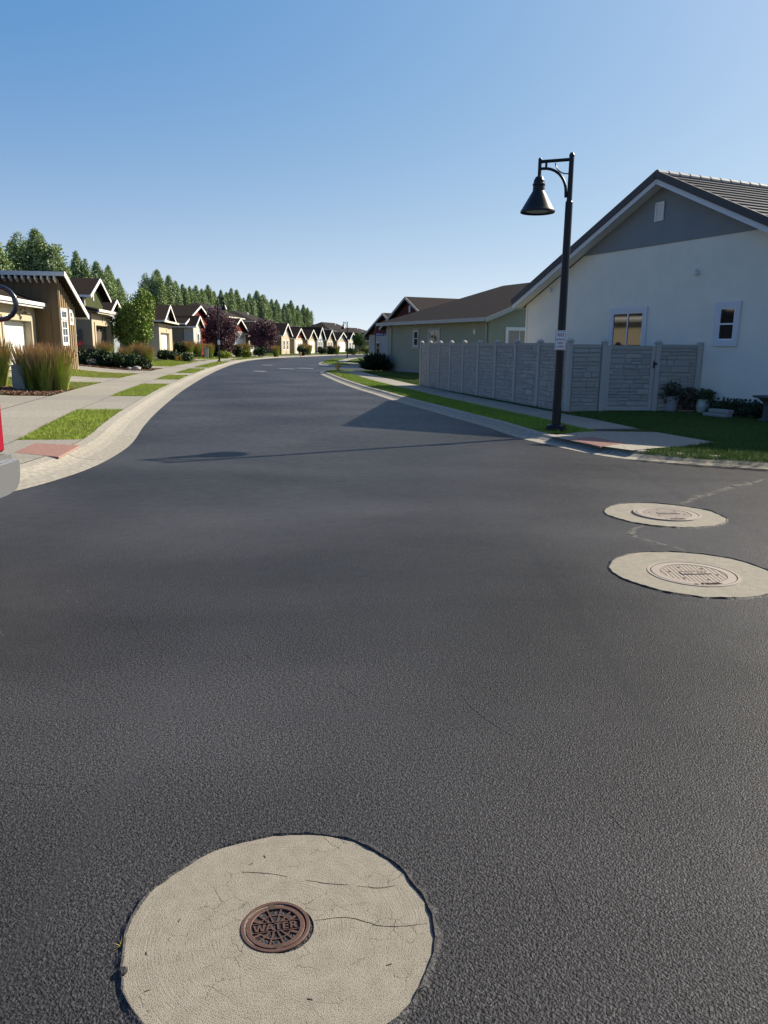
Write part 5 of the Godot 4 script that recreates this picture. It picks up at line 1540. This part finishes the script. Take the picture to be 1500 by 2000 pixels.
func plants() -> void:
	var big := cluster(0.34, 7, 0.21)
	var mid := cluster(0.2, 7, 0.14)
	var small := cluster(0.11, 7, 0.065)
	# poplars behind the houses: picture column, top row, depth
	var pg := Color(0.29, 0.365, 0.175)
	var pro := [poplar(13.0, 2.9, 5, big, pg, 6000), poplar(13.0, 2.0, 8, big, pg, 4600), poplar(13.0, 2.4, 12, big, Color(0.30, 0.37, 0.20), 5200)]
	var first := [true, true, true]
	var rows := [[8, 466, 74, 0, 1.15], [93, 470, 80, 0, 1.3], [66, 500, 82, 2, 1.2], [125, 502, 79, 2, 1.2], [166, 509, 92, 1, 1.1], [150, 535, 95, 2, 1.0], [203, 526, 104, 2, 1.2], [226, 533, 108, 1, 1.1], [243, 556, 110, 2, 1.0],
		[297, 558, 122, 2, 1.1], [317, 540, 124, 0, 1.15], [338, 550, 126, 2, 1.1], [352, 561, 128, 1, 1.0], [364, 566, 132, 1, 1.05], [377, 570, 134, 1, 1.0], [389, 568, 138, 1, 1.1], [400, 574, 140, 2, 1.0], [412, 567, 144, 1, 1.1], [423, 578, 146, 2, 1.0], [436, 576, 150, 1, 1.0], [447, 580, 152, 2, 1.0], [456, 573, 156, 1, 1.1], [466, 575, 160, 2, 1.1], [479, 590, 163, 1, 1.0], [490, 582, 168, 2, 1.1], [504, 577, 172, 2, 1.25], [515, 584, 176, 1, 1.1], [523, 594, 178, 2, 1.0], [532, 592, 184, 2, 1.0], [541, 593, 188, 1, 1.1], [556, 600, 194, 2, 1.1], [569, 594, 200, 1, 1.2], [581, 603, 205, 2, 1.1], [592, 602, 210, 1, 1.2], [600, 607, 214, 2, 1.0], [609, 632, 220, 1, 0.8]]
	for i in rows.size():
		var q: Array = rows[i]
		var x: float = (q[0] - 750.0) / 1500.0 * q[2] * 0.995
		var hor: float = 677.0 + (q[0] - 750.0) * 0.0122
		var h: float = 1.7 + (hor - q[1]) / 1500.0 * q[2]
		var lab := "poplar rising behind the left row of houses, number %d of the row counted from the left edge" % (i + 1)
		var words := ["leftmost poplar cut by the picture's left edge", "broad tall poplar above the brown wing house", "left shoulder poplar beside the broad tall poplar", "right shoulder poplar beside the broad tall poplar", "narrow poplar just right of the broad group", "low poplar between the broad group and the narrow one", "poplar above the green dormer", "slim poplar right of the green dormer", "short poplar behind the green maple"]
		lab = words[i] if i < words.size() else "poplar behind the houses, %s" % (["left flank of the tall trio", "tallest of the trio right of the maple", "right flank of the tall trio", "first small spire after the trio", "second small spire after the trio", "third small spire after the trio", "fourth small spire after the trio", "fifth small spire after the trio", "tall spire left of the second street lamp", "spire right behind the second street lamp", "spire just right of the second street lamp's bell", "spire above the first plum tree", "pointed spire above the two storey cream house", "spire right of the two storey cream house", "low dip in the tree line", "spire left of the second plum tree", "tallest full crown above the second plum tree", "crown right of the second plum tree's top", "low crown above the brown sided house", "crown over the brown sided house ridge", "spire left of the red gabled garage", "crown above the red gabled garage", "pointed spire above the tan gabled garage", "round crown before the last spire", "last tall spire of the line", "small crown closing the tall line", "tiny lone tree top past the end of the line"][i - 9])
		var pt: int = q[3]
		var s := Vector3(q[4] * h / 14.0, h / 13.0, q[4] * h / 14.0)
		var at := Vector3(x, 0.2, -q[2])
		if first[pt]:
			first[pt] = false
			pro[pt].position = at; pro[pt].scale = s; pro[pt].rotation.y = i * 1.3
			tag(pro[pt], lab, "tree", "poplars behind the houses")
		else:
			var o := dup(pro[pt], at, i * 1.3, lab, s)
			o.set_meta("group", "poplars behind the houses")
	# street trees
	var t := thing("maple_tree", "round leafy green maple in front of the green dormer house", "tree", on_left(-19.2, -60.5))
	trunk(t, 3.6, 0.09, 1.2, 0.9, 8)
	crown(t, "crown", 4200, mid, round_crown(Vector3(0, 3.25, 0), 1.75, 2.6, 21, 10), Color(0.19, 0.26, 0.05), 0.5)
	t = thing("plum_tree", "dark purple plum tree behind the second street lamp", "tree", on_left(-20.2, -97))
	trunk(t, 3.4, 0.1, 1.5, 0.7, 8)
	crown(t, "crown", 4200, mid, round_crown(Vector3(0, 3.3, 0), 2.5, 3.3, 25, 14), Color(0.12, 0.055, 0.075), 0.6, 1.1)
	t = thing("plum_tree", "second dark purple plum tree beside the brown sided house", "tree", on_left(-17.6, -112))
	trunk(t, 3.2, 0.1, 1.5, 0.7, 8)
	crown(t, "crown", 4000, mid, round_crown(Vector3(0, 3.1, 0), 2.4, 3.1, 29, 14), Color(0.12, 0.055, 0.078), 0.6, 1.1)
	t = thing("street_tree", "small round green tree at the far bend in the street", "tree", Vector3(-5.35, 0.1, -161))
	trunk(t, 2.6, 0.1, 1.2, 0.9, 7)
	crown(t, "crown", 1800, mid, round_crown(Vector3(0, 2.75, 0), 1.3, 1.75, 33, 7), Color(0.075, 0.125, 0.03), 0.5, 1.2)
	# ornamental grasses
	var cl := [grass_clump(1.75, 1700, 0.52, 41), grass_clump(1.6, 1400, 0.5, 43)]
	var base: Array = []
	for k in 2:
		var g := thing("ornamental_grass", "", "ornamental grass")
		obj("blades", cl[k][0], M.blade, g)
		obj("plumes", cl[k][1], M.blade, g)
		base.append(g)
	var spots := [[-11.85, -26.0, 0, 0.98, "feather grass clump right behind the tall grey pedestal"], [-11.35, -25.8, 1, 1.04, "feather grass clump in the middle of the mulch bed"], [-10.95, -26.0, 0, 0.97, "rightmost feather grass clump in the mulch bed"], [-13.1, -26.2, 0, 1.02, "feather grass clump at the picture's left edge"],
		[-18.0, -50.2, 1, 1.05, "grass clump beside the taupe garage door"], [-16.9, -50.8, 1, 0.9, "small grass clump left of the bench stone"], [-16.2, -51.6, 0, 1.05, "large grass clump in front of the maple"], [-15.7, -51.3, 1, 1.0, "right half of the large grass clump in front of the maple"],
		[-22.0, -87.5, 0, 1.15, "grass clump left of the pale utility box"], [-21.3, -88.5, 1, 1.2, "grass clump behind the pale utility box"], [-20.2, -89.5, 0, 1.1, "grass clump right of the pale utility box"], [-23.6, -85, 1, 1.1, "grass clump below the red gable's windows"],
		[-19.0, -101, 1, 1.2, "grass clump left of the round yellow shrub"], [-18.2, -102, 0, 1.2, "grass clump behind the round yellow shrub"], [-15.4, -110, 1, 1.1, "yellow green grass clump at the foot of the second plum tree"], [-14.6, -136, 0, 1.3, "far grass clump in front of the red gabled garage"], [-13.6, -138, 1, 1.3, "far grass clump between two white garage doors"], [-9.4, -150, 1, 1.2, "far grass clump before the low tan garage"], [-24.2, -74.5, 1, 1.0, "thin grass clump before the white garage door"]]
	for i in spots.size():
		var s: Array = spots[i]
		var b: Node3D = base[s[2]]
		var p := on_left(s[0], s[1], -0.01)
		if b.get_meta("label", "") == "":
			b.position = p; b.scale = Vector3.ONE * s[3]
			tag(b, s[4], "ornamental grass", "feather grass clumps")
		else:
			var o := dup(b, p, i * 1.1, s[4], Vector3.ONE * s[3])
			o.set_meta("group", "feather grass clumps")
	# mulch beds
	bed("mulch_bed", "mulch bed under the near feather grass and pedestal", off_poly(LE, true, -24.2, -27.6, 3.53, 9.5), 240)
	bed("mulch_bed", "dark planting bed in front of the taupe garage door", off_poly(LE, true, -47.05, -52.2, 3.53, 8.0), 90)
	bed("mulch_bed", "planting bed along the far houses", off_poly(LE, true, -85, -103, 5.6, 8.5), 15)
	# shrubs on the left
	var dk := Color(0.035, 0.06, 0.022)
	shrub("low_shrub", "low dark shrub in front of the taupe garage, leftmost", on_left(-18.3, -48.6), 0.75, 0.5, dk, 700, mid, 51)
	shrub("low_shrub", "low dark shrub in the middle of the taupe garage bed", on_left(-17.2, -48.4), 0.8, 0.5, dk, 750, mid, 53)
	shrub("low_shrub", "low dark shrub at the right of the taupe garage bed", on_left(-16.2, -48.7), 0.8, 0.48, dk, 750, mid, 55)
	shrub("low_shrub", "dark shrub under the large grass clump by the maple", on_left(-15.3, -49.2), 0.55, 0.35, Color(0.05, 0.07, 0.03), 400, mid, 57)
	var rb := shrub("rose_bush", "leafy bush with red flower heads beside the tan garage", on_left(-19.3, -48.8), 0.75, 0.55, Color(0.06, 0.07, 0.045), 650, mid, 59)
	var xf := []; var cs := []
	for p in [[-0.55, 1.05], [-0.3, 1.12], [-0.05, 1.3], [0.12, 1.34], [0.3, 1.22], [-0.4, 0.75], [-0.2, 0.82]]:
		for j in 5:
			xf.append(Transform3D(Basis.from_scale(Vector3.ONE * 0.8), Vector3(0.25 + rng.randf_range(-0.08, 0.08), p[1] + rng.randf_range(-0.05, 0.05), -p[0] + rng.randf_range(-0.09, 0.09)))); cs.append(Color(0.5, 0.03, 0.06))
	scatter("flower_heads", small, M.leaf, xf, cs, rb)
	shrub("grey_shrub", "small greyish mound plant at the corner of the tan garage bed", on_left(-17.9, -47.6), 0.28, 0.24, Color(0.2, 0.2, 0.2), 220, small, 61)
	for w in [[-20.8, -73.2, "round bush of white flowers left of the yellow planter"], [-18.35, -72.0, "round bush of white flowers right of the yellow planter"]]:
		var b := shrub("flower_bush", w[2], on_left(w[0], w[1]), 0.62, 0.5, Color(0.06, 0.09, 0.03), 300, mid, 63 + int(w[0]))
		crown(b, "blossoms", 380, small, round_crown(Vector3(0.05, 0.5, 0), 0.66, 0.52, 65), Color(0.62, 0.6, 0.42), 0.2, 1.4)
	shrub("low_shrub", "dark green bush between the two white flower bushes", on_left(-19.8, -73.2), 0.8, 0.5, dk, 600, mid, 67)
	shrub("low_shrub", "dark evergreen shrub left of the red gable", on_left(-22.8, -87), 0.7, 0.9, dk, 700, mid, 69)
	shrub("yellow_shrub", "bright yellow green shrub at the foot of the first plum tree", on_left(-19.0, -92), 0.75, 0.5, Color(0.26, 0.3, 0.03), 500, mid, 71)
	shrub("yellow_shrub", "round yellow green shrub between the plum trees", on_left(-17.6, -99), 0.7, 0.55, Color(0.2, 0.25, 0.03), 500, mid, 73)
	for w in [[-20.6, -98, 1.2, 0.95, "dark rounded evergreen right of the first plum tree"], [-19.2, -101, 1.1, 1.0, "dark rounded evergreen between the plum trees"], [-16.9, -105, 0.9, 0.8, "dark evergreen left of the second plum tree"], [-13.6, -127, 0.9, 0.8, "dark bush beside the far brown sided house"], [-11.9, -146, 1.0, 0.8, "dark bush before the far pale blue house"], [-10.6, -150, 0.9, 1.0, "dark bush before the far dark brown wall"], [-7.0, -160, 1.3, 0.7, "bright low hedge under the round street tree"], [-4.0, -166, 1.6, 0.9, "hedge right of the round street tree"]]:
		shrub("evergreen_shrub", w[4], on_left(w[0], w[1]) if w[1] > -155 else Vector3(w[0], 0.1, w[1]), w[2], w[3], dk if w[1] > -158 else Color(0.13, 0.17, 0.04), 600, mid, int(-w[1]))
	# the dark bush by the street sign
	var db := thing("juniper_bush", "big dark spiky bush below the blue street sign", "shrub", Vector3(-0.62, 0.1, -51.2))
	var up := MB.new()
	for i in 900:
		var a := rng.randf() * TAU
		var e := rng.randf_range(0.25, 1.35)
		var d := Vector3(cos(a) * cos(e), sin(e), sin(a) * cos(e))
		var l := rng.randf_range(0.5, 1.0) * (1.12 + 0.3 * sin(e))
		var p := Vector3(rng.randf_range(-0.35, 0.35), 0.02, rng.randf_range(-0.35, 0.35))
		var s := d.cross(Vector3(rng.randfn(), rng.randfn(), rng.randfn())).normalized() * 0.045
		var k := rng.randf_range(0.7, 1.3)
		up.col = Color(0.022 * k, 0.035 * k, 0.018 * k)
		up.quad(p + d * l * 0.35 - s, p + d * l * 0.35 + s, p + d * l * 0.8 + s, p + d * l * 0.8 - s)
		up.tri(p + d * l * 0.8 - s, p + d * l * 0.8 + s, p + d * l)
	part("foliage", up, M.leaf, db)
	# yellow planter, bench stone, rocks
	var yp := thing("yellow_planter", "bright yellow planter box between the white flower bushes", "planter", on_left(-18.9, -71.6), 0.4)
	var mb := MB.new()
	mb.box(-0.34, 0.34, 0, 0.05, -0.2, 0.2); mb.box(-0.34, -0.29, 0.05, 0.55, -0.2, 0.2); mb.box(0.29, 0.34, 0.05, 0.55, -0.2, 0.2); mb.box(-0.29, 0.29, 0.05, 0.5, 0.15, 0.2); mb.box(-0.29, 0.29, 0.05, 0.5, -0.2, -0.15)
	part("box", mb, M.yellow, yp)
	bx("soil", yp, M.mulch, -0.29, 0.29, 0.4, 0.44, -0.15, 0.15)
	bx("slat", yp, M.lens_red, -0.1, 0.05, 0.1, 0.4, 0.201, 0.22)
	var bs := thing("stone_bench", "low pale stone bench between the grass clumps by the maple", "bench", on_left(-17.0, -49.9), yaw_left())
	bx("seat", bs, M.concrete_light, -0.75, 0.75, 0.42, 0.5, -0.2, 0.2)
	bx("leg", bs, M.concrete_light, -0.6, -0.45, 0, 0.42, -0.16, 0.16)
	bx("leg", bs, M.concrete_light, 0.45, 0.6, 0, 0.42, -0.16, 0.16)
	for k in [[-15.2, -47.6, 0.3, "grey rock at the front of the taupe garage bed"], [-15.6, -47.4, 0.2, "smaller flat rock beside the grey rock"]]:
		mb = MB.new()
		var s := SphereMesh.new()
		var nz := noise(1.5, 5)
		mb.lathe([Vector2(0.9, 0), Vector2(1.0, 0.25), Vector2(0.75, 0.6), Vector2(0.3, 0.75), Vector2(0, 0.78)], 9)
		for i in mb.v.size(): mb.v[i] += Vector3(nz.get_noise_3dv(mb.v[i] * 1.3), nz.get_noise_3dv(mb.v[i] * 1.3 + Vector3.ONE * 9) * 0.6, nz.get_noise_3dv(mb.v[i] * 1.3 + Vector3.ONE * 5)) * 0.5
		var o := part("rock", mb, M.rock, self)
		o.position = on_left(k[0], k[1]); o.scale = Vector3.ONE * k[2]
		tag(o, k[3], "rock")
	# pots and low plants by the white house wall
	var W := white_at(0)
	var fr := Basis(Vector3.UP, deg_to_rad(-65.5))
	var wp := func(t: float, out: float) -> Vector3:
		var q := W + fr * Vector3(t, 0, out)
		return Vector3(q.x, 0.12, q.z)
	var urn := thing("cream_urn", "cream glazed urn with a leafy plant by the white wall", "planter", Vector3(8.1, 0.115, -19.75))
	mb = MB.new()
	mb.lathe([Vector2(0.13, 0), Vector2(0.17, 0.08), Vector2(0.21, 0.24), Vector2(0.19, 0.36), Vector2(0.175, 0.40), Vector2(0.2, 0.42), Vector2(0.2, 0.45), Vector2(0.16, 0.45), Vector2(0.15, 0.38), Vector2(0, 0.38)], 24)
	part("urn", mb, M.pot_cream, urn)
	urn.scale = Vector3.ONE * 0.82
	crown(urn, "plant", 120, small, round_crown(Vector3(0, 0.56, 0), 0.26, 0.16, 81), Color(0.08, 0.11, 0.05), 0.4, 1.3)
	var gp := thing("grey_pot", "tall grey flower pot with strappy plants beside the gate", "planter", Vector3(7.45, 0.115, -20.2))
	mb = MB.new()
	mb.lathe([Vector2(0.15, 0), Vector2(0.22, 0.36), Vector2(0.235, 0.36), Vector2(0.235, 0.42), Vector2(0.2, 0.42), Vector2(0.19, 0.36), Vector2(0, 0.36)], 20)
	part("pot", mb, M.pot_grey, gp)
	crown(gp, "plant", 110, small, round_crown(Vector3(0.0, 0.55, 0.0), 0.28, 0.24, 83), Color(0.10, 0.11, 0.08), 0.4, 1.4)
	var cp := thing("clay_pot", "shallow clay bowl pot between the grey pot and the cream urn", "planter", Vector3(7.8, 0.115, -20.0))
	mb = MB.new()
	mb.lathe([Vector2(0.17, 0), Vector2(0.25, 0.05), Vector2(0.26, 0.09), Vector2(0.22, 0.09), Vector2(0, 0.07)], 20)
	part("bowl", mb, M.pot_clay, cp)
	crown(cp, "plant", 110, small, round_crown(Vector3(0, 0.38, 0), 0.2, 0.3, 85), Color(0.13, 0.11, 0.085), 0.4, 1.3)
	var bb := thing("dark_pedestal", "dark stone pedestal table with a wide top at the right edge", "pedestal table", Vector3(8.78, 0.115, -17.65))
	mb = MB.new()
	mb.lathe([Vector2(0.26, 0), Vector2(0.26, 0.05), Vector2(0.17, 0.1), Vector2(0.15, 0.42), Vector2(0.2, 0.5), Vector2(0.30, 0.58)], 20)
	part("pedestal", mb, M.dark_stone, bb)
	bb.scale = Vector3.ONE * 0.92
	mb = MB.new()
	mb.lathe([Vector2(0.30, 0.58), Vector2(0.42, 0.60), Vector2(0.43, 0.64), Vector2(0, 0.64)], 24)
	part("top", mb, M.dark_stone, bb)
	for k in [[2.75, 0.25, 0.3, "low dark plant right of the cream urn"], [3.2, 0.25, 0.32, "low dark plant under the small window"], [3.7, 0.3, 0.3, "low dark plant with pale flowers left of the pedestal"], [4.9, 0.5, 0.3, "low dark plant right of the pedestal"]]:
		shrub("low_plant", k[3], wp.call(k[0], k[1]), 0.3, k[2] * 0.7, Color(0.055, 0.075, 0.04), 200, small, int(k[0] * 10))
	var st := thing("edging_stone", "flat pale edging stone in the bed along the white wall", "stone", wp.call(3.15, 0.8), deg_to_rad(-65.5))
	mb = MB.new()
	mb.bevel(Vector3(0.7, 0.1, 0.25), 0.02, Vector3(0, 0.05, 0))
	part("block", mb, M.rock, st)
	mb = MB.new()
	mb.bevel(Vector3(0.6, 0.1, 0.22), 0.02, Vector3(0.05, 0.15, -0.05))
	part("block", mb, M.rock, st)

func yaw_left() -> float:
	return deg_to_rad(97.6)
func bed(called: String, label: String, pts: PackedVector2Array, per: float) -> void:
	var t := thing(called, label, "planting bed")
	var mb := MB.new()
	for i in pts.size() / 2 - 1: # follow the ground
		var n := pts.size()
		var a := pts[i]; var b := pts[i + 1]; var c := pts[n - 2 - i] if n - 2 - i > 0 else pts[n - 1]; var d := pts[n - 1 - i]
		var k := 6
		for j in k:
			var p := []
			for q in [a.lerp(d, float(j) / k), b.lerp(c, float(j) / k), b.lerp(c, float(j + 1) / k), a.lerp(d, float(j + 1) / k)]: p.append(Vector3(q.x, left_y(q.x, q.y) + 0.012, q.y))
			if (p[1] - p[0]).cross(p[2] - p[0]).y > 0: mb.quad(p[0], p[1], p[2], p[3])
			else: mb.quad(p[3], p[2], p[1], p[0])
	part("mulch", mb, M.mulch, t)
	var lo := pts[0]; var hi := pts[0]
	for p in pts:
		lo = lo.min(p); hi = hi.max(p)
	var chip := MB.new()
	chip.boxat(Transform3D(Basis.from_euler(Vector3(0.2, 0, 0.25)), Vector3(0, 0.012, 0)), Vector3(0.085, 0.012, 0.028))
	var xf := []; var cs := []
	for i in int((hi.x - lo.x) * (hi.y - lo.y) * per):
		var p := Vector2(rng.randf_range(lo.x, hi.x), rng.randf_range(lo.y, hi.y))
		if not Geometry2D.is_point_in_polygon(p, pts): continue
		xf.append(Transform3D(Basis.from_euler(Vector3(rng.randf_range(-0.4, 0.4), rng.randf() * TAU, rng.randf_range(-0.4, 0.4))).scaled(Vector3.ONE * rng.randf_range(0.5, 1.3)), Vector3(p.x, left_y(p.x, p.y) + 0.014, p.y)))
		var k := rng.randf_range(0.3, 1.2)
		cs.append(Color(0.17 * k, 0.085 * k, 0.05 * k) if rng.randf() < 0.85 else Color(0.3, 0.24, 0.18))
	scatter("wood_chips", chip.mesh(), M.chip, xf, cs, t)

# ---------------------------------------------------------------- the red pickup at the left edge
func truck() -> void: # local +x is the rear, -x the front; +z the near side
	var t := thing("pickup_truck", "red pickup truck with silver rear bumper at the left edge", "truck", Vector3(-3.08, 0, -5.5), 0.03)
	var red: Material = M.paint_red
	var mb := MB.new()
	mb.bevel(Vector3(2.0, 0.62, 1.9), 0.05, Vector3(-1.13, 0.98, 0))
	part("bed", mb, red, t)
	mb = MB.new()
	mb.bevel(Vector3(0.05, 0.5, 1.42), 0.015, Vector3(-0.125, 0.99, 0))
	var tg := part("tailgate", mb, red, t)
	mb = MB.new()
	mb.bevel(Vector3(0.03, 0.06, 0.22), 0.01, Vector3(-0.125, 1.1, 0))
	part("handle", mb, M.rubber, tg)
	for s in [-1.0, 1.0]:
		mb = MB.new()
		mb.bevel(Vector3(0.08, 0.45, 0.17), 0.02, Vector3(-0.135, 1.02, s * 0.86))
		part("tail_light", mb, M.lens_red, t)
	# bumper: rounded lower corners, step pad on top
	var prof := []
	for a in [[-0.965, 0.70], [-0.96, 0.60], [-0.93, 0.53], [-0.86, 0.485], [-0.72, 0.47], [0.72, 0.47], [0.86, 0.485], [0.93, 0.53], [0.96, 0.60], [0.965, 0.70], [0.955, 0.725], [-0.955, 0.725]]: prof.append(Vector2(a[0], a[1]))
	mb = MB.new()
	mb.prism(prof, 0.0, 0.14)
	mb.prism([Vector2(-0.95, 0.728), Vector2(0.95, 0.728), Vector2(0.93, 0.775), Vector2(-0.93, 0.775)], -0.06, 0.09)
	var bm := part("bumper", mb, M.chrome, t)
	bm.rotation.y = PI / 2
	bm.position = Vector3(-0.135, 0, 0)
	bx("step_pad", bm, M.step_pad, -0.9, 0.9, 0.776, 0.782, -0.055, 0.07)
	mb = MB.new()
	mb.bevel(Vector3(1.6, 0.75, 1.85), 0.06, Vector3(-2.98, 1.0, 0))
	mb.bevel(Vector3(1.25, 0.5, 1.86), 0.09, Vector3(-4.5, 0.95, 0))
	part("body", mb, red, t)
	mb = MB.new()
	mb.hexa([Vector3(-3.75, 1.37, 0.88), Vector3(-2.2, 1.37, 0.88), Vector3(-2.2, 1.37, -0.88), Vector3(-3.75, 1.37, -0.88), Vector3(-3.3, 1.85, 0.74), Vector3(-2.35, 1.85, 0.74), Vector3(-2.35, 1.85, -0.74), Vector3(-3.3, 1.85, -0.74)])
	part("cab", mb, red, t)
	bx("rear_window", t, M.glass, -2.29, -2.2, 1.45, 1.76, -0.62, 0.62)
	bx("side_window", t, M.glass, -3.25, -2.5, 1.45, 1.76, 0.79, 0.85)
	for x in [-1.15, -4.3]:
		for s in [-1.0, 1.0]:
			mb = MB.new()
			mb.lathe([Vector2(0.2, -0.12), Vector2(0.36, -0.12), Vector2(0.39, -0.08), Vector2(0.39, 0.08), Vector2(0.36, 0.12), Vector2(0.2, 0.12)], 28)
			var w := part("wheel", mb, M.rubber, t)
			w.transform = Transform3D(Basis(Vector3.RIGHT, PI / 2 * s), Vector3(x, 0.39, s * 0.87))
			mb = MB.new()
			mb.lathe([Vector2(0.2, -0.05), Vector2(0.2, 0.1), Vector2(0.16, 0.06), Vector2(0, 0.08)], 20)
			part("rim", mb, M.chrome, w)
	# rack of bent black tube over the bed, with a small work light
	mb = MB.new()
	for z in [-0.8]:
		var pts := []; var rr := []
		pts.append(Vector3(-2.0, 2.13, z)); rr.append(0.021)
		for i in 9:
			var a := PI * i / 8.0 - PI / 2
			pts.append(Vector3(0.03 + 0.13 * cos(a), 2.0 - 0.125 * sin(a), z)); rr.append(0.021)
		pts.append(Vector3(-2.0, 1.83, z)); rr.append(0.021)
		mb.tube(pts, rr, 12)
	for x in [-1.9, -0.9]:
		mb.tube([Vector3(x, 1.25, -0.8), Vector3(x, 2.13, -0.8)], [0.03, 0.03], 10)
	var rk := part("tube_rack", mb, M.tube_black, t)
	mb = MB.new()
	mb.tube([Vector3(-0.12, 2.0, -0.8), Vector3(-0.02, 2.0, -0.8)], [0.05, 0.055], 14)
	part("work_light", mb, M.chrome, rk)

# ---------------------------------------------------------------- camera, sky, sun
func sky_image() -> Image:
	var im := Image.create_empty(1024, 512, false, Image.FORMAT_RGBAF)
	var sun := SUN.normalized()
	for y in 512:
		var el := PI / 2 - (y + 0.5) / 512.0 * PI
		var e := maxf(el, 0.0)
		for x in 1024:
			var az := (x + 0.5) / 1024.0 * TAU
			var d := Vector3(sin(az) * cos(el), sin(el), -cos(az) * cos(el))
			var an := rad_to_deg(acos(clampf(d.dot(sun), -1, 1)))
			var q := rad_to_deg(e)
			var hi := 1.0 - 0.4 * smoothstep(20.0, 80.0, q)
			var c := Vector3(maxf(-0.03 + 0.80 * exp(-q / 8.5), 0.008), 0.10 * hi + 0.70 * exp(-q / 10.0), 0.45 * hi + 0.42 * exp(-q / 12.0))
			c += Vector3(1.33 * exp(-an / 26.5), 1.1 * exp(-an / 33.0), 0.86 * exp(-an / 33.0))
			c /= EXPOSURE
			if el < 0.0: c = c * 0.55
			im.set_pixel(x, y, Color(c.x, c.y, c.z))
	return im
const EXPOSURE := 1.9
const SUN := Vector3(0.709, 0.5605, -0.4372)
func _ready() -> void:
	rng.seed = 4242
	var cam := Camera3D.new()
	cam.name = "camera"
	cam.fov = 67.380
	cam.far = 3000.0
	cam.near = 0.05
	cam.position = Vector3(0, 1.7, 0)
	cam.basis = Basis(Vector3.RIGHT, -atan(323.0 / 1500.0)) * Basis(Vector3.BACK, deg_to_rad(0.7))
	add_child(cam)
	cam.current = true
	var env := Environment.new()
	env.background_mode = Environment.BG_SKY
	var sky := Sky.new()
	var pm := PanoramaSkyMaterial.new()
	pm.panorama = ImageTexture.create_from_image(sky_image())
	sky.sky_material = pm
	env.sky = sky
	env.tonemap_mode = Environment.TONE_MAPPER_LINEAR
	env.tonemap_exposure = EXPOSURE
	env.sdfgi_enabled = true
	env.ssao_enabled = true
	env.ssil_enabled = true
	var we := WorldEnvironment.new()
	we.environment = env
	we.name = "world_environment"
	add_child(we)
	var sun := DirectionalLight3D.new()
	sun.name = "sun"
	sun.light_energy = 1.6
	sun.light_color = Color(1.0, 0.955, 0.87)
	sun.light_angular_distance = 0.5
	sun.shadow_enabled = true
	add_child(sun)
	sun.look_at_from_position(SUN * 50.0, Vector3.ZERO)
	white_o = Vector3(7.452, 0, -21.858)
	materials()
	ground()
	white_house()
	sage_house()
	left_houses()
	fences()
	covers()
	furniture()
	truck()
	plants()
